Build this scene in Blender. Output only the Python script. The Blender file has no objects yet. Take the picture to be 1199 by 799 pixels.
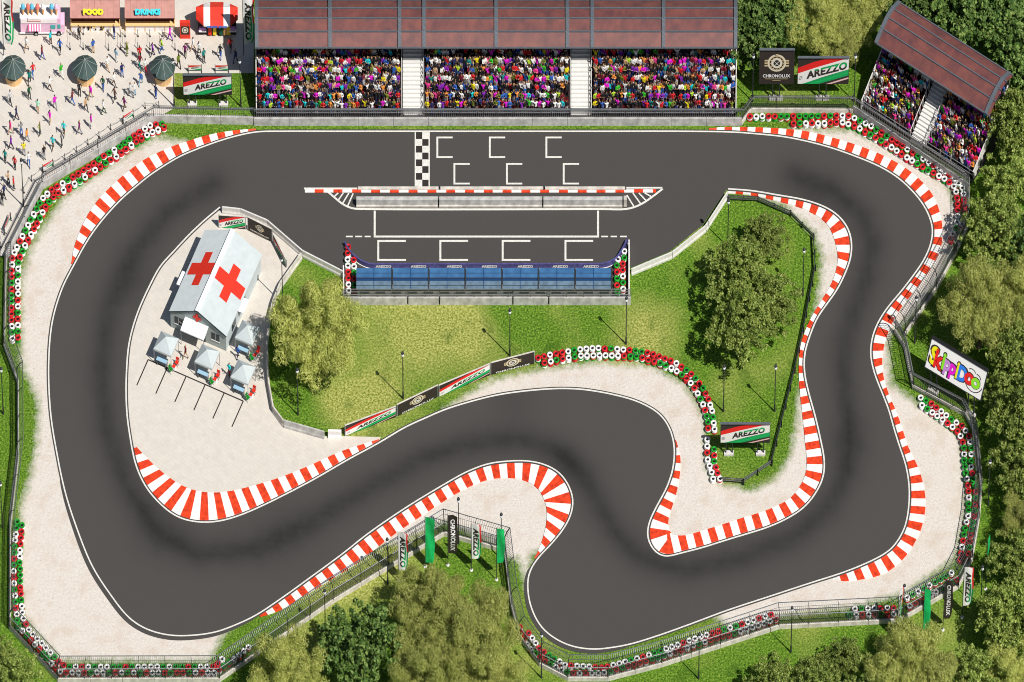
import bpy, bmesh, math, random
import numpy as np
from mathutils import Vector, Matrix
from mathutils.geometry import tessellate_polygon, delaunay_2d_cdt
random.seed(7); np.random.seed(7)
SC = bpy.context.scene
COL = SC.collection
K = 0.9                      # metres of map shift per metre of height, seen from the camera
PI = math.pi
def W(x, y, z=0.0):          # map coordinates (one unit = 10 cm on the plan) -> metres
    return Vector(((x-599.5)/10.0, (399.5-y)/10.0, z))
def WL(pts, z=0.0): return [W(x, y, z) for x, y in pts]

# ------------------------------------------------------------------ materials
MATS = {}
def mat(name, col, rough=0.8, noise=0.0, nscale=4.0, metal=0.0, bump=0.0, bscale=20.0, col2=None, spec=0.3):
    if name in MATS: return MATS[name]
    m = bpy.data.materials.new(name); m.use_nodes = True
    nt = m.node_tree; b = nt.nodes['Principled BSDF']
    b.inputs['Base Color'].default_value = (*col, 1); b.inputs['Roughness'].default_value = rough
    b.inputs['Metallic'].default_value = metal; b.inputs['Specular IOR Level'].default_value = spec
    if noise > 0 or col2:
        tc = nt.nodes.new('ShaderNodeTexCoord'); n = nt.nodes.new('ShaderNodeTexNoise')
        n.inputs['Scale'].default_value = nscale; n.inputs['Detail'].default_value = 6
        r = nt.nodes.new('ShaderNodeValToRGB')
        c2 = col2 or tuple(c*(1-noise) for c in col)
        c1 = col if col2 else tuple(min(1, c*(1+noise*0.5)) for c in col)
        r.color_ramp.elements[0].position = .33; r.color_ramp.elements[1].position = .67
        r.color_ramp.elements[0].color = (*c2, 1); r.color_ramp.elements[1].color = (*c1, 1)
        nt.links.new(tc.outputs['Object'], n.inputs['Vector']); nt.links.new(n.outputs['Fac'], r.inputs['Fac'])
        nt.links.new(r.outputs['Color'], b.inputs['Base Color'])
    if bump > 0:
        tc = nt.nodes.new('ShaderNodeTexCoord'); n = nt.nodes.new('ShaderNodeTexNoise')
        n.inputs['Scale'].default_value = bscale; n.inputs['Detail'].default_value = 4
        bp = nt.nodes.new('ShaderNodeBump'); bp.inputs['Strength'].default_value = bump; bp.inputs['Distance'].default_value = .05
        nt.links.new(tc.outputs['Object'], n.inputs['Vector']); nt.links.new(n.outputs['Fac'], bp.inputs['Height'])
        nt.links.new(bp.outputs['Normal'], b.inputs['Normal'])
    MATS[name] = m; return m
def M(n): return MATS[n]
mat('white_paint', (.80, .79, .76), .6, .22, 9)
mat('line_paint', (.74, .72, .67), .6, .30, 14)
mat('red_paint', (.76, .055, .014), .6, .38, 2.2)
mat('kerb_white', (.82, .80, .77), .6, .13, 2.2)
mat('dark_paint', (.03, .024, .022), .7)
mat('concrete', (.50, .49, .47), .9, .28, 1.6, bump=.15)
mat('concrete_light', (.62, .58, .52), .9, .25, 1.6, bump=.1)
mat('concrete_pale', (.66, .64, .61), .9, .12, 3)
mat('steel_dark', (.045, .048, .052), .5, metal=.3)
mat('steel', (.20, .21, .22), .45, .2, 8, metal=.6)
mat('galv', (.42, .43, .44), .45, .2, 8, metal=.5)
mat('black', (.012, .012, .013), .6)
mat('rubber_hole', (.01, .01, .01), .9)
mat('tyre_red', (.60, .014, .02), .55, .5, 3)
mat('tyre_green', (.01, .30, .02), .55, .5, 3)
mat('tyre_white', (.80, .79, .77), .55, .28, 3)
mat('roof_rust', (.20, .068, .056), .45, col2=(.115, .045, .046), nscale=.9, bump=.12, bscale=6, spec=.5)
mat('beam_grey', (.11, .125, .145), .55, .2, 6)
mat('stand_dark', (.022, .018, .02), .8)
mat('seat_red', (.16, .012, .014), .6)
mat('stair', (.70, .69, .66), .8, .08, 6)
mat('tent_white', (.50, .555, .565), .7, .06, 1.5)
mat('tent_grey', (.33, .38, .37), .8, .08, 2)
mat('tent_trim', (.84, .86, .88), .6)
mat('cross_red', (.72, .03, .012), .6, .18, 8)
mat('glass_dark', (.03, .04, .045), .25)
mat('pit_blue', (.055, .165, .34), .3, col2=(.035, .11, .25), nscale=1.2, spec=.6)
mat('pit_blue_dark', (.012, .05, .15), .4)
mat('pit_blue_grey', (.13, .20, .27), .35, .25, 2)
mat('tent_shade_lift', (.66, .71, .72), .7, .06, 1.5)  # tent fabric copy, colour lightened to offset shade on the west roof slope
mat('banner_blue', (.085, .08, .24), .6, .35, 3)
mat('poster_dark', (.035, .027, .024), .6)
mat('poster_white', (.82, .81, .79), .6)
mat('poster_red', (.75, .02, .018), .5)
mat('poster_green', (.01, .36, .10), .5)
mat('flag_green', (.012, .50, .13), .6, .2, 2)
mat('gold', (.60, .47, .27), .5)
mat('gold_pale', (.72, .66, .52), .5)
mat('pale_pink', (.80, .50, .48), .6)
mat('parasol_green', (.05, .085, .078), .7, .2, 3)
mat('parasol_rib', (.35, .38, .36), .7)
mat('wood_light', (.72, .46, .22), .7, .12, 3)
mat('wood_orange', (.80, .55, .25), .7)
mat('roof_pink', (.52, .26, .22), .7, .12, 2)
mat('slot_dark', (.10, .015, .01), .7)
mat('letter_yellow', (.82, .76, .01), .5)
mat('letter_cyan', (.03, .60, .70), .5)
mat('letter_blue', (.03, .20, .75), .5)
mat('van_pink', (.80, .50, .66), .5, .12, 1.2)
mat('van_white', (.84, .80, .80), .5)
mat('pink_stripe', (.72, .10, .28), .6)
mat('teal', (.06, .38, .36), .5)
mat('ice_blue', (.12, .48, .70), .5)
mat('ice_red', (.75, .18, .14), .5)
mat('cone_orange', (.72, .38, .14), .7)
mat('violet', (.50, .24, .60), .6)
mat('bark', (.10, .075, .05), .9, .4, 6)
mat('kiosk_red', (.74, .04, .02), .6, .15, 2)
mat('yellow', (.80, .62, .02), .6)
mat('navy', (.02, .03, .12), .6)
mat('lamp_glass', (.70, .72, .74), .3)
mat('skin', (.45, .26, .17), .7)
mat('shoe', (.03, .025, .025), .7)
HAIR = [mat('hair_brown', (.05, .028, .016), .8), mat('hair_black', (.012, .01, .01), .8), mat('hair_blond', (.38, .24, .09), .8)]
CLOTH = {'white': (.80, .80, .78), 'black': (.015, .015, .018), 'red': (.60, .015, .02), 'dark red': (.16, .01, .02), 'blue': (.03, .12, .45),
 'navy': (.015, .02, .10), 'cyan': (.01, .55, .60), 'teal': (.01, .22, .20), 'magenta': (.70, .01, .55), 'purple': (.22, .02, .42),
 'yellow': (.75, .62, .01), 'green': (.04, .45, .03), 'olive': (.16, .20, .02), 'dark green': (.01, .09, .04), 'orange': (.75, .28, .05),
 'pink': (.78, .05, .28), 'plum': (.20, .015, .13), 'grey': (.25, .26, .28), 'light grey': (.55, .56, .57), 'brown': (.12, .06, .03),
 'tan': (.55, .36, .20), 'light blue': (.30, .48, .62), 'mint': (.35, .68, .50), 'lime': (.42, .62, .04)}
for k, c in CLOTH.items(): mat('cloth_'+k, c, .8)

def netting():
    m = bpy.data.materials.new('netting'); m.use_nodes = True; nt = m.node_tree; nt.nodes.clear()
    o = nt.nodes.new('ShaderNodeOutputMaterial'); mx = nt.nodes.new('ShaderNodeMixShader')
    t = nt.nodes.new('ShaderNodeBsdfTransparent'); d = nt.nodes.new('ShaderNodeBsdfDiffuse')
    d.inputs['Color'].default_value = (.05, .06, .055, 1); mx.inputs['Fac'].default_value = .38
    nt.links.new(t.outputs[0], mx.inputs[1]); nt.links.new(d.outputs[0], mx.inputs[2]); nt.links.new(mx.outputs[0], o.inputs['Surface'])
    MATS['netting'] = m
netting()

def leafmat(name, stops, trans=.35):
    m = bpy.data.materials.new(name); m.use_nodes = True; nt = m.node_tree
    b = nt.nodes['Principled BSDF']; b.inputs['Roughness'].default_value = .6; b.inputs['Specular IOR Level'].default_value = .25
    g = nt.nodes.new('ShaderNodeNewGeometry'); r = nt.nodes.new('ShaderNodeValToRGB')
    el = r.color_ramp.elements
    el[0].color = (*stops[0], 1); el[1].color = (*stops[-1], 1)
    for i, s in enumerate(stops[1:-1]):
        e = el.new((i+1)/(len(stops)-1)); e.color = (*s, 1)
    nt.links.new(g.outputs['Random Per Island'], r.inputs['Fac'])
    oi = nt.nodes.new('ShaderNodeObjectInfo'); hs = nt.nodes.new('ShaderNodeHueSaturation')
    mr = nt.nodes.new('ShaderNodeMapRange'); mr.inputs['To Min'].default_value = .80; mr.inputs['To Max'].default_value = 1.18
    nt.links.new(oi.outputs['Random'], mr.inputs['Value']); nt.links.new(mr.outputs[0], hs.inputs['Value'])
    nt.links.new(r.outputs['Color'], hs.inputs['Color']); nt.links.new(hs.outputs[0], b.inputs['Base Color'])
    tr = nt.nodes.new('ShaderNodeBsdfTranslucent'); nt.links.new(hs.outputs[0], tr.inputs['Color'])
    mx = nt.nodes.new('ShaderNodeMixShader'); mx.inputs['Fac'].default_value = trans
    o = nt.nodes['Material Output']; nt.links.new(b.outputs[0], mx.inputs[1]); nt.links.new(tr.outputs[0], mx.inputs[2]); nt.links.new(mx.outputs[0], o.inputs['Surface'])
    MATS[name] = m
leafmat('leaf_olive', [(.29, .33, .06), (.50, .54, .14), (.67, .68, .25)], .4)
leafmat('leaf_dark', [(.035, .085, .018), (.10, .18, .035), (.25, .34, .09)], .2)
leafmat('leaf_mid', [(.09, .15, .025), (.23, .31, .055), (.48, .55, .16)], .3)

# ------------------------------------------------------------------ mesh builder
class MB:
    def __init__(s): s.v = []; s.f = []; s.m = []; s.mats = []
    def mi(s, m):
        m = MATS[m] if isinstance(m, str) else m
        if m not in s.mats: s.mats.append(m)
        return s.mats.index(m)
    def add(s, vs, fs, m):
        b = len(s.v); k = s.mi(m); s.v += [tuple(v) for v in vs]
        for f in fs: s.f.append(tuple(b+i for i in f)); s.m.append(k)
    def box(s, c, d, m, rz=0, T=None):
        cx, cy, cz = c; hx, hy, hz = d[0]/2, d[1]/2, d[2]/2; ca, sa = math.cos(rz), math.sin(rz); vs = []
        for x, y, z in ((-1,-1,-1),(1,-1,-1),(1,1,-1),(-1,1,-1),(-1,-1,1),(1,-1,1),(1,1,1),(-1,1,1)):
            x *= hx; y *= hy; vs.append((cx+x*ca-y*sa, cy+x*sa+y*ca, cz+z*hz))
        if T: vs = [T @ Vector(v) for v in vs]
        s.add(vs, ((3,2,1,0),(4,5,6,7),(0,1,5,4),(1,2,6,5),(2,3,7,6),(3,0,4,7)), m)
    def bar(s, p, q, w, h, m):          # bar between two points, w wide h tall
        p = Vector(p); q = Vector(q); d = (q-p); L = d.length
        if L < 1e-6: return
        d /= L; up = Vector((0,0,1)) if abs(d.z) < .95 else Vector((0,1,0))
        a = d.cross(up).normalized(); b = a.cross(d); a *= w/2; b *= h/2
        vs = [p-a-b, p+a-b, p+a+b, p-a+b, q-a-b, q+a-b, q+a+b, q-a+b]
        s.add(vs, ((0,1,2,3),(7,6,5,4),(0,4,5,1),(1,5,6,2),(2,6,7,3),(3,7,4,0)), m)
    def tube(s, p, q, r0, r1, m, n=8, cap=True):
        p = Vector(p); q = Vector(q); d = (q-p).normalized(); up = Vector((0,0,1)) if abs(d.z) < .95 else Vector((1,0,0))
        a = d.cross(up).normalized(); b = a.cross(d); vs = []
        for c, r in ((p, r0), (q, r1)):
            for i in range(n):
                t = 2*PI*i/n; vs.append(c+a*math.cos(t)*r+b*math.sin(t)*r)
        fs = [(i, i+n, (i+1) % n+n, (i+1) % n) for i in range(n)]
        if cap: fs += [tuple(range(n)), tuple(range(2*n-1, n-1, -1))]
        s.add(vs, fs, m)
    def lathe(s, prof, m, n=14, c=(0,0,0)):
        vs = []; N = len(prof)
        for i in range(n):
            t = 2*PI*i/n
            for r, z in prof: vs.append((c[0]+r*math.cos(t), c[1]+r*math.sin(t), c[2]+z))
        s.add(vs, [(i*N+j, ((i+1) % n)*N+j, ((i+1) % n)*N+j+1, i*N+j+1) for i in range(n) for j in range(N-1)], m)
    def poly(s, pts, m):
        pts = [Vector(p) for p in pts]; t = tessellate_polygon([pts]); out = []
        for a, b, c in t:
            n = (pts[b]-pts[a]).cross(pts[c]-pts[a]); out.append((a, b, c) if n.z >= 0 else (c, b, a))
        s.add(pts, out, m)
    def prism(s, pts, z0, z1, m, mtop=None):
        n = len(pts); s.poly([(p[0], p[1], z1) for p in pts], mtop or m)
        vs = [(p[0], p[1], z0) for p in pts]+[(p[0], p[1], z1) for p in pts]
        s.add(vs, [(i, (i+1) % n, (i+1) % n+n, i+n) for i in range(n)], m)
    def strip(s, A, B, m):
        vs = list(A)+list(B); n = len(A); s.add(vs, [(i, i+1, n+i+1, n+i) for i in range(n-1)], m)
    def mesh(s, name):
        me = bpy.data.meshes.new(name); me.from_pydata(s.v, [], s.f)
        for m in s.mats: me.materials.append(m)
        me.polygons.foreach_set('material_index', s.m); me.update(); return me
    def build(s, name, parent=None, loc=(0,0,0), rz=0, smooth=False):
        me = s.mesh(name)
        if smooth: me.polygons.foreach_set('use_smooth', [True]*len(me.polygons))
        return link(name, me, parent, loc, rz)
def link(name, me, parent=None, loc=(0,0,0), rz=0):
    o = bpy.data.objects.new(name, me); COL.objects.link(o); o.location = loc; o.rotation_euler = (0, 0, rz)
    if parent: o.parent = parent
    return o
def tag(o, label=None, cat=None, group=None, kind=None):
    if label: o['label'] = label
    if cat: o['category'] = cat
    if group: o['group'] = group
    if kind: o['kind'] = kind
    return o
def thing(name, label, cat, loc, rz=0, group=None):
    o = bpy.data.objects.new(name, None); COL.objects.link(o); o.location = loc; o.rotation_euler = (0, 0, rz); o.empty_display_size = .3
    return tag(o, label, cat, group)
def dup(root, loc, rz=0, label=None, group=None):
    r = root.copy(); COL.objects.link(r); r.location = loc; r.rotation_euler = (0, 0, rz)
    if label: r['label'] = label
    if group: r['group'] = group
    for ch in list(root.children):
        c = ch.copy(); COL.objects.link(c); c.parent = r
        for g in ch.children:
            d = g.copy(); COL.objects.link(d); d.parent = c
    return r
ORD = lambda n: f"{n}{'th' if 10 <= n % 100 <= 20 else {1:'st',2:'nd',3:'rd'}.get(n % 10,'th')}"

# ------------------------------------------------------------------ curves
def catmull(P, step=0.4, closed=False):
    P = [Vector(p) for p in P]; n = len(P); out = []
    for i in range(n if closed else n-1):
        g = (lambda k: P[k % n]) if closed else (lambda k: P[max(0, min(n-1, k))])
        p0, p1, p2, p3 = g(i-1), g(i), g(i+1), g(i+2)
        m = max(2, int((p2-p1).length/step))
        def tj(a, b): return max(1e-4, (b-a).length**.5)
        t1 = tj(p0, p1) if (p1-p0).length > 1e-6 else tj(p1, p2); t2 = t1+tj(p1, p2); t3 = t2+(tj(p2, p3) if (p3-p2).length > 1e-6 else tj(p1, p2))
        if (p1-p0).length < 1e-6: p0 = p1-(p2-p1)
        if (p3-p2).length < 1e-6: p3 = p2+(p2-p1)
        for k in range(m):
            t = t1+(t2-t1)*k/m
            A1 = p0*((t1-t)/t1)+p1*(t/t1); A2 = p1*((t2-t)/(t2-t1))+p2*((t-t1)/(t2-t1)); A3 = p2*((t3-t)/(t3-t2))+p3*((t-t2)/(t3-t2))
            B1 = A1*((t2-t)/t2)+A2*(t/t2); B2 = A2*((t3-t)/(t3-t1))+A3*((t-t1)/(t3-t1))
            out.append(B1*((t2-t)/(t2-t1))+B2*((t-t1)/(t2-t1)))
    if not closed: out.append(P[-1])
    return out
def resample(P, step, closed=False):
    Q = list(P)+([P[0]] if closed else []); out = [Q[0].copy()]; acc = 0
    L = sum((Q[i+1]-Q[i]).length for i in range(len(Q)-1)); n = max(1, round(L/step)); st = L/n; nxt = st; d = 0
    for i in range(len(Q)-1):
        l = (Q[i+1]-Q[i]).length
        while d+l >= nxt-1e-9 and len(out) < n+(0 if closed else 1):
            out.append(Q[i].lerp(Q[i+1], (nxt-d)/l if l else 0)); nxt += st
        d += l
    return out
def normals(P, closed=False):
    n = len(P); N = []
    for i in range(n):
        a = P[(i-1) % n] if closed else P[max(0, i-1)]; b = P[(i+1) % n] if closed else P[min(n-1, i+1)]
        d = (b-a).normalized(); N.append(Vector((-d.y, d.x, 0)))       # left of travel
    return N
def offset(P, d, closed=False):
    return [p+n*d for p, n in zip(P, normals(P, closed))]
def ribbon(mb, P, o0, o1, z, m, closed=False):
    N = normals(P, closed); A = [Vector((*(p+n*o0).xy, z)) for p, n in zip(P, N)]; B = [Vector((*(p+n*o1).xy, z)) for p, n in zip(P, N)]
    if closed: A.append(A[0]); B.append(B[0])
    if o1 > o0: A, B = A, B
    mb.strip(A, B, m)
def smooth_offset(P, k=3, closed=True):
    n = len(P); out = list(P)
    for _ in range(k):
        out = [out[i] if (not closed and i in (0, n-1)) else (out[(i-1) % n]+out[i]*2+out[(i+1) % n])/4 for i in range(n)]
    return out

OUT = [(300,155),(330,154.3),(400,154.3),(500,154.3),(600,154.3),(700,154.3),(800,154.3),(860,155.3),(888,157.5),(917,160.5),(945,166),(973,173.5),(1001.5,183.5),(1030,195.5),(1052,209),(1070,226),
 (1081,240),(1089,256),(1092,270),(1089.5,287),(1081.5,305),(1070,322),(1055,341.5),(1038,362),(1026.5,381),(1020.5,399),(1019.5,418),(1024,438),(1032.6,460),(1041,481.6),(1046,500),(1053,522.5),(1060.5,545),
 (1064.5,571),(1063.5,598),(1058.5,620),(1045,641.5),(1032,651),(1012.6,660.5),(987.6,670.5),(950,682.6),(900,699),(850,715.5),(812.6,729.5),(775,743),(740,754),(720,758),(695,760.5),(670,757),(650,748),
 (634,734.5),(622.5,713),(618,690),(619.5,672),(630,654),(646,637),(661,618),(669,601.6),(671,585),(665,567),(654,553),(637,544),(617,540),(592,540.5),(571,543.5),(546,553),(520,567.5),(474,595.5),(429,626.5),
 (402,648),(364,676),(330,700.5),(300,720.5),(277,731.5),(252,740.5),(222,744.5),(198,744),(173,737.5),(152,724.5),(129,696),(108,663),(89,616),(76,575),(66,527),(59.5,485),(57,432),(60,385),(66,358),(75,333),
 (86,312),(99,288),(110,271),(125,252),(145,231),(161,217.5),(175,206),(190,196),(210,184),(240,171.5),(270,161.5)]
INN = [(257.5,243),(240,257.5),(220,276.5),(202,296),(187.5,312),(177.5,330),(169,347.5),(161.5,365),(155,385),(150.5,405),(148,435),(147.5,465),(149,490),(151.5,508),(157.5,540),(164,558),(173,574),(185,588),(200,601),(215,608.5),(235,612),
 (255,611),(275,606),(300,596),(335,579),(370,560.5),(407,539),(443,519.5),(475,500.5),(497,490.5),(520,480.5),(550,471),(580,463.5),(605,459.5),(642,456),(662.5,455.5),(680,456.3),(700,459),(722,463.5),(742,469),(760,477),(773,486),(783,500),
 (788.5,517),(789.5,535),(787,552.5),(780,572.5),(770,591),(760,612),(757.8,627.5),(762.6,641),(770,649),(778,652.3),(800,647.5),(825,641),(850,633),(875,625.5),(900,617.5),(922,607.5),(938,597.5),(949,586.5),(958,573),(964,559),(965.5,541),(961,515),(954,485),
 (946.5,458),(942,435),(942.5,414),(948,395),(957,373),(968,357),(980,340),(990,320),(996,303),(997.5,287.5),(995,272.5),(987.5,259),(975,247.5),(960,240),(940,233.8),(910,228.5),(880,223.5),(852.5,221.5)]
BACK = [(851,222),(822.5,264),(784,295),(736,315),(736,356),(403,356),(403,318),(353,293),(330,272),(312,258),(282,245.5)]
outer = resample(catmull(WL(OUT), .4, True), .5, True)
innc = resample(catmull(WL(INN), .4), .5)
outer = smooth_offset(outer, 2); innc = smooth_offset(innc, 2, False)
# outer runs clockwise on the map: left of travel is away from the track.  inner runs anticlockwise: left of travel is ...
OUTN = 1.0
MARG = .24
# ------------------------------------------------------------------ numpy helpers
def seg_dist(px, py, poly, closed=True):
    P = np.array([(p[0], p[1]) for p in poly]); Q = np.roll(P, -1, 0)
    if not closed: P = P[:-1]; Q = np.array([(p[0], p[1]) for p in poly])[1:]
    best = np.full(px.shape, 1e9)
    for (ax, ay), (bx, by) in zip(P, Q):
        dx, dy = bx-ax, by-ay; L = dx*dx+dy*dy
        t = np.clip(((px-ax)*dx+(py-ay)*dy)/max(L, 1e-9), 0, 1)
        best = np.minimum(best, (px-ax-t*dx)**2+(py-ay-t*dy)**2)
    return np.sqrt(best)
def inside(px, py, poly):
    P = [(p[0], p[1]) for p in poly]; c = np.zeros(px.shape, bool); n = len(P)
    for i in range(n):
        x0, y0 = P[i]; x1, y1 = P[(i+1) % n]
        if y0 == y1: continue
        k = ((y0 > py) != (y1 > py)) & (px < (x1-x0)*(py-y0)/(y1-y0)+x0); c ^= k
    return c
def sdist(px, py, poly):
    d = seg_dist(px, py, poly); return np.where(inside(px, py, poly), d, -d)

# ------------------------------------------------------------------ ground
SAND = [
 [(215,165),(183,160),(150,178),(75,230),(35,290),(24,330),(24,425),(44,470),(42,520),(34,560),(24,590),(22,640),(24,720),(70,775),(245,775),(262,745),(300,705),(300,200)],
 [(925,150),(1000,152),(1060,182),(1110,215),(1126,262),(1100,330),(1066,372),(1040,395),(1044,450),(1080,476),(1122,505),(1130,540),(1132,600),(1118,655),(1060,695),(1000,712),(920,722),(860,738),(835,722),(900,650),(1000,400),(1000,250)],
 [(440,640),(470,636),(520,612),(580,640),(590,655),(606,655),(616,690),(622,650),(650,640),(680,600),(660,550),(600,530),(500,560)],
 [(505,490),(545,462),(575,445),(632,432),(700,424),(760,428),(803,450),(826,490),(828,548),(845,566),(880,574),(908,560),(926,530),(932,490),(936,455),(950,420),(980,520),(950,600),(780,670),(750,620),(790,540),(770,500),(700,470),(560,478)],
 [(880,228),(915,240),(952,272),(962,300),(958,345),(952,372),(1000,340),(1000,270),(960,236),(900,224)],
]
DRY = [(478,392,11,1),(520,372,8,.9),(440,470,9,1),(765,385,8,.9),(400,480,6,.7),(660,372,5,.5),(560,395,5,.6),(840,300,4,.5),(355,330,5,.6),(470,650,10,.6),(420,690,9,.8),(590,740,5,.4),(700,425,3,.2),(360,745,7,.5),(545,420,5,.4),(610,780,4,.6)]
def ground():
    fx = list(np.arange(-62, 62.01, .3)); fy = list(np.arange(-42, 42.01, .3))
    far = [-2500, -900, -300, -140, -90]
    xs = np.array(far+fx+[-a for a in far[::-1]]); ys = np.array(far+fy+[-a for a in far[::-1]])
    X, Y = np.meshgrid(xs, ys); px = X.ravel(); py = Y.ravel(); nx, ny = len(xs), len(ys)
    sd = np.full(px.shape, -9.0)
    for pl in SAND: sd = np.maximum(sd, sdist(px, py, WL(pl)))
    dry = np.zeros(px.shape)
    for x, y, r, s in DRY:
        p = W(x, y); dry += s*np.exp(-((px-p.x)**2+(py-p.y)**2)/(r*.55)**2)
    idx = np.arange(nx*ny).reshape(ny, nx)
    F = np.stack([idx[:-1, :-1], idx[:-1, 1:], idx[1:, 1:], idx[1:, :-1]], -1).reshape(-1, 4)
    me = bpy.data.meshes.new('ground'); me.from_pydata(np.stack([px, py, np.zeros_like(px)], -1).tolist(), [], F.tolist())
    for nm, a in (('sand', np.clip(sd*.5+.5, -1, 2)), ('dry', dry)):
        at = me.attributes.new(nm, 'FLOAT', 'POINT'); at.data.foreach_set('value', a.astype(np.float32))
    m = bpy.data.materials.new('ground'); m.use_nodes = True; nt = m.node_tree; b = nt.nodes['Principled BSDF']; L = nt.links.new
    b.inputs['Roughness'].default_value = .95; b.inputs['Specular IOR Level'].default_value = .1
    tc = nt.nodes.new('ShaderNodeTexCoord')
    def noise(s, d=5, r=.55):
        n = nt.nodes.new('ShaderNodeTexNoise'); n.inputs['Scale'].default_value = s; n.inputs['Detail'].default_value = d; n.inputs['Roughness'].default_value = r
        L(tc.outputs['Object'], n.inputs['Vector']); return n.outputs['Fac']
    def ramp(f, stops):
        r = nt.nodes.new('ShaderNodeValToRGB'); e = r.color_ramp.elements
        e[0].position, e[0].color = stops[0][0], (*stops[0][1], 1); e[1].position, e[1].color = stops[-1][0], (*stops[-1][1], 1)
        for p, c in stops[1:-1]: k = e.new(p); k.color = (*c, 1)
        L(f, r.inputs['Fac']); return r.outputs['Color']
    def math_(op, a, b2=None):
        n = nt.nodes.new('ShaderNodeMath'); n.operation = op
        for i, v in enumerate((a, b2)):
            if v is None: continue
            if isinstance(v, (int, float)): n.inputs[i].default_value = v
            else: L(v, n.inputs[i])
        return n.outputs[0]
    def mix(f, a, c, mode='MIX'):
        n = nt.nodes.new('ShaderNodeMix'); n.data_type = 'RGBA'; n.blend_type = mode
        if isinstance(f, float): n.inputs[0].default_value = f
        else: L(f, n.inputs[0])
        for s, v in ((6, a), (7, c)):
            if isinstance(v, tuple): n.inputs[s].default_value = (*v, 1)
            else: L(v, n.inputs[s])
        return n.outputs[2]
    def attr(n_):
        a = nt.nodes.new('ShaderNodeAttribute'); a.attribute_name = n_; return a.outputs['Fac']
    g_fine = ramp(noise(4.6, 5, .8), [(.36, (.016, .048, .006)), (.45, (.062, .145, .012)), (.53, (.120, .235, .020)), (.63, (.30, .40, .06))])
    g_dry = ramp(noise(4.2, 5, .8), [(.38, (.11, .14, .018)), (.49, (.31, .33, .07)), (.60, (.60, .57, .20))])
    big = noise(.11, 3, .5)
    dryf = math_('ADD', attr('dry'), math_('MULTIPLY', math_('SUBTRACT', big, .52), 2.6))
    dryf = math_('MULTIPLY', math_('MINIMUM', math_('MAXIMUM', dryf, 0.0), 1.0), .85)
    grass = mix(dryf, g_fine, g_dry)
    dk = math_('MULTIPLY', math_('MAXIMUM', math_('SUBTRACT', noise(.32, 3, .5), .57), 0.0), 4.0)
    grass = mix(math_('MINIMUM', dk, .55), grass, (.035, .095, .008))
    sand = ramp(noise(3.6, 6, .8), [(.33, (.44, .36, .30)), (.40, (.62, .555, .49)), (.52, (.675, .625, .565)), (.7, (.74, .70, .65))])
    blotch = math_('MINIMUM', math_('MULTIPLY', math_('MAXIMUM', math_('SUBTRACT', noise(.45, 4, .6), .50), 0.0), 3.0), .45)
    sand = mix(blotch, sand, (.56, .46, .37))
    tw = noise(1.3, 6, .65)
    sf = math_('ADD', attr('sand'), math_('MULTIPLY', math_('SUBTRACT', tw, .5), .9))
    sf = math_('ADD', sf, math_('MULTIPLY', math_('SUBTRACT', noise(11, 5, .7), .5), .9))
    r = nt.nodes.new('ShaderNodeMapRange'); r.inputs['From Min'].default_value = .3; r.inputs['From Max'].default_value = .85; L(sf, r.inputs['Value'])
    L(mix(r.outputs[0], grass, sand), b.inputs['Base Color'])
    bp = nt.nodes.new('ShaderNodeBump'); bp.inputs['Strength'].default_value = .8; bp.inputs['Distance'].default_value = .12
    L(noise(3.5, 7, .8), bp.inputs['Height']); L(bp.outputs['Normal'], b.inputs['Normal'])
    me.materials.append(m)
    tag(link('ground', me), kind='structure')
ground()

# ------------------------------------------------------------------ road
def asphalt_mat():
    m = bpy.data.materials.new('asphalt'); m.use_nodes = True; nt = m.node_tree; b = nt.nodes['Principled BSDF']; L = nt.links.new
    b.inputs['Roughness'].default_value = .85; b.inputs['Specular IOR Level'].default_value = .2
    tc = nt.nodes.new('ShaderNodeTexCoord')
    n = nt.nodes.new('ShaderNodeTexNoise'); n.inputs['Scale'].default_value = 14; n.inputs['Detail'].default_value = 5; L(tc.outputs['Object'], n.inputs['Vector'])
    n2 = nt.nodes.new('ShaderNodeTexNoise'); n2.inputs['Scale'].default_value = .5; n2.inputs['Detail'].default_value = 8; n2.inputs['Roughness'].default_value = .6; L(tc.outputs['Object'], n2.inputs['Vector'])
    a = nt.nodes.new('ShaderNodeAttribute'); a.attribute_name = 'rubber'
    r = nt.nodes.new('ShaderNodeValToRGB'); r.color_ramp.elements[0].color = (.058, .0545, .0515, 1); r.color_ramp.elements[1].color = (.071, .0665, .0625, 1)
    L(n.outputs['Fac'], r.inputs['Fac'])
    mm = nt.nodes.new('ShaderNodeMath'); mm.operation = 'MULTIPLY_ADD'; L(n2.outputs['Fac'], mm.inputs[0]); mm.inputs[1].default_value = .9; mm.inputs[2].default_value = .55
    f = nt.nodes.new('ShaderNodeMath'); f.operation = 'MULTIPLY'; L(a.outputs['Fac'], f.inputs[0]); L(mm.outputs[0], f.inputs[1])
    mx = nt.nodes.new('ShaderNodeMix'); mx.data_type = 'RGBA'; L(f.outputs[0], mx.inputs[0]); L(r.outputs[0], mx.inputs[6]); mx.inputs[7].default_value = (.020, .0195, .019, 1)
    L(mx.outputs[2], b.inputs['Base Color'])
    bp = nt.nodes.new('ShaderNodeBump'); bp.inputs['Strength'].default_value = .15; bp.inputs['Distance'].default_value = .02; L(n.outputs['Fac'], bp.inputs['Height']); L(bp.outputs[0], b.inputs['Normal'])
    MATS['asphalt'] = m
asphalt_mat()
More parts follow.
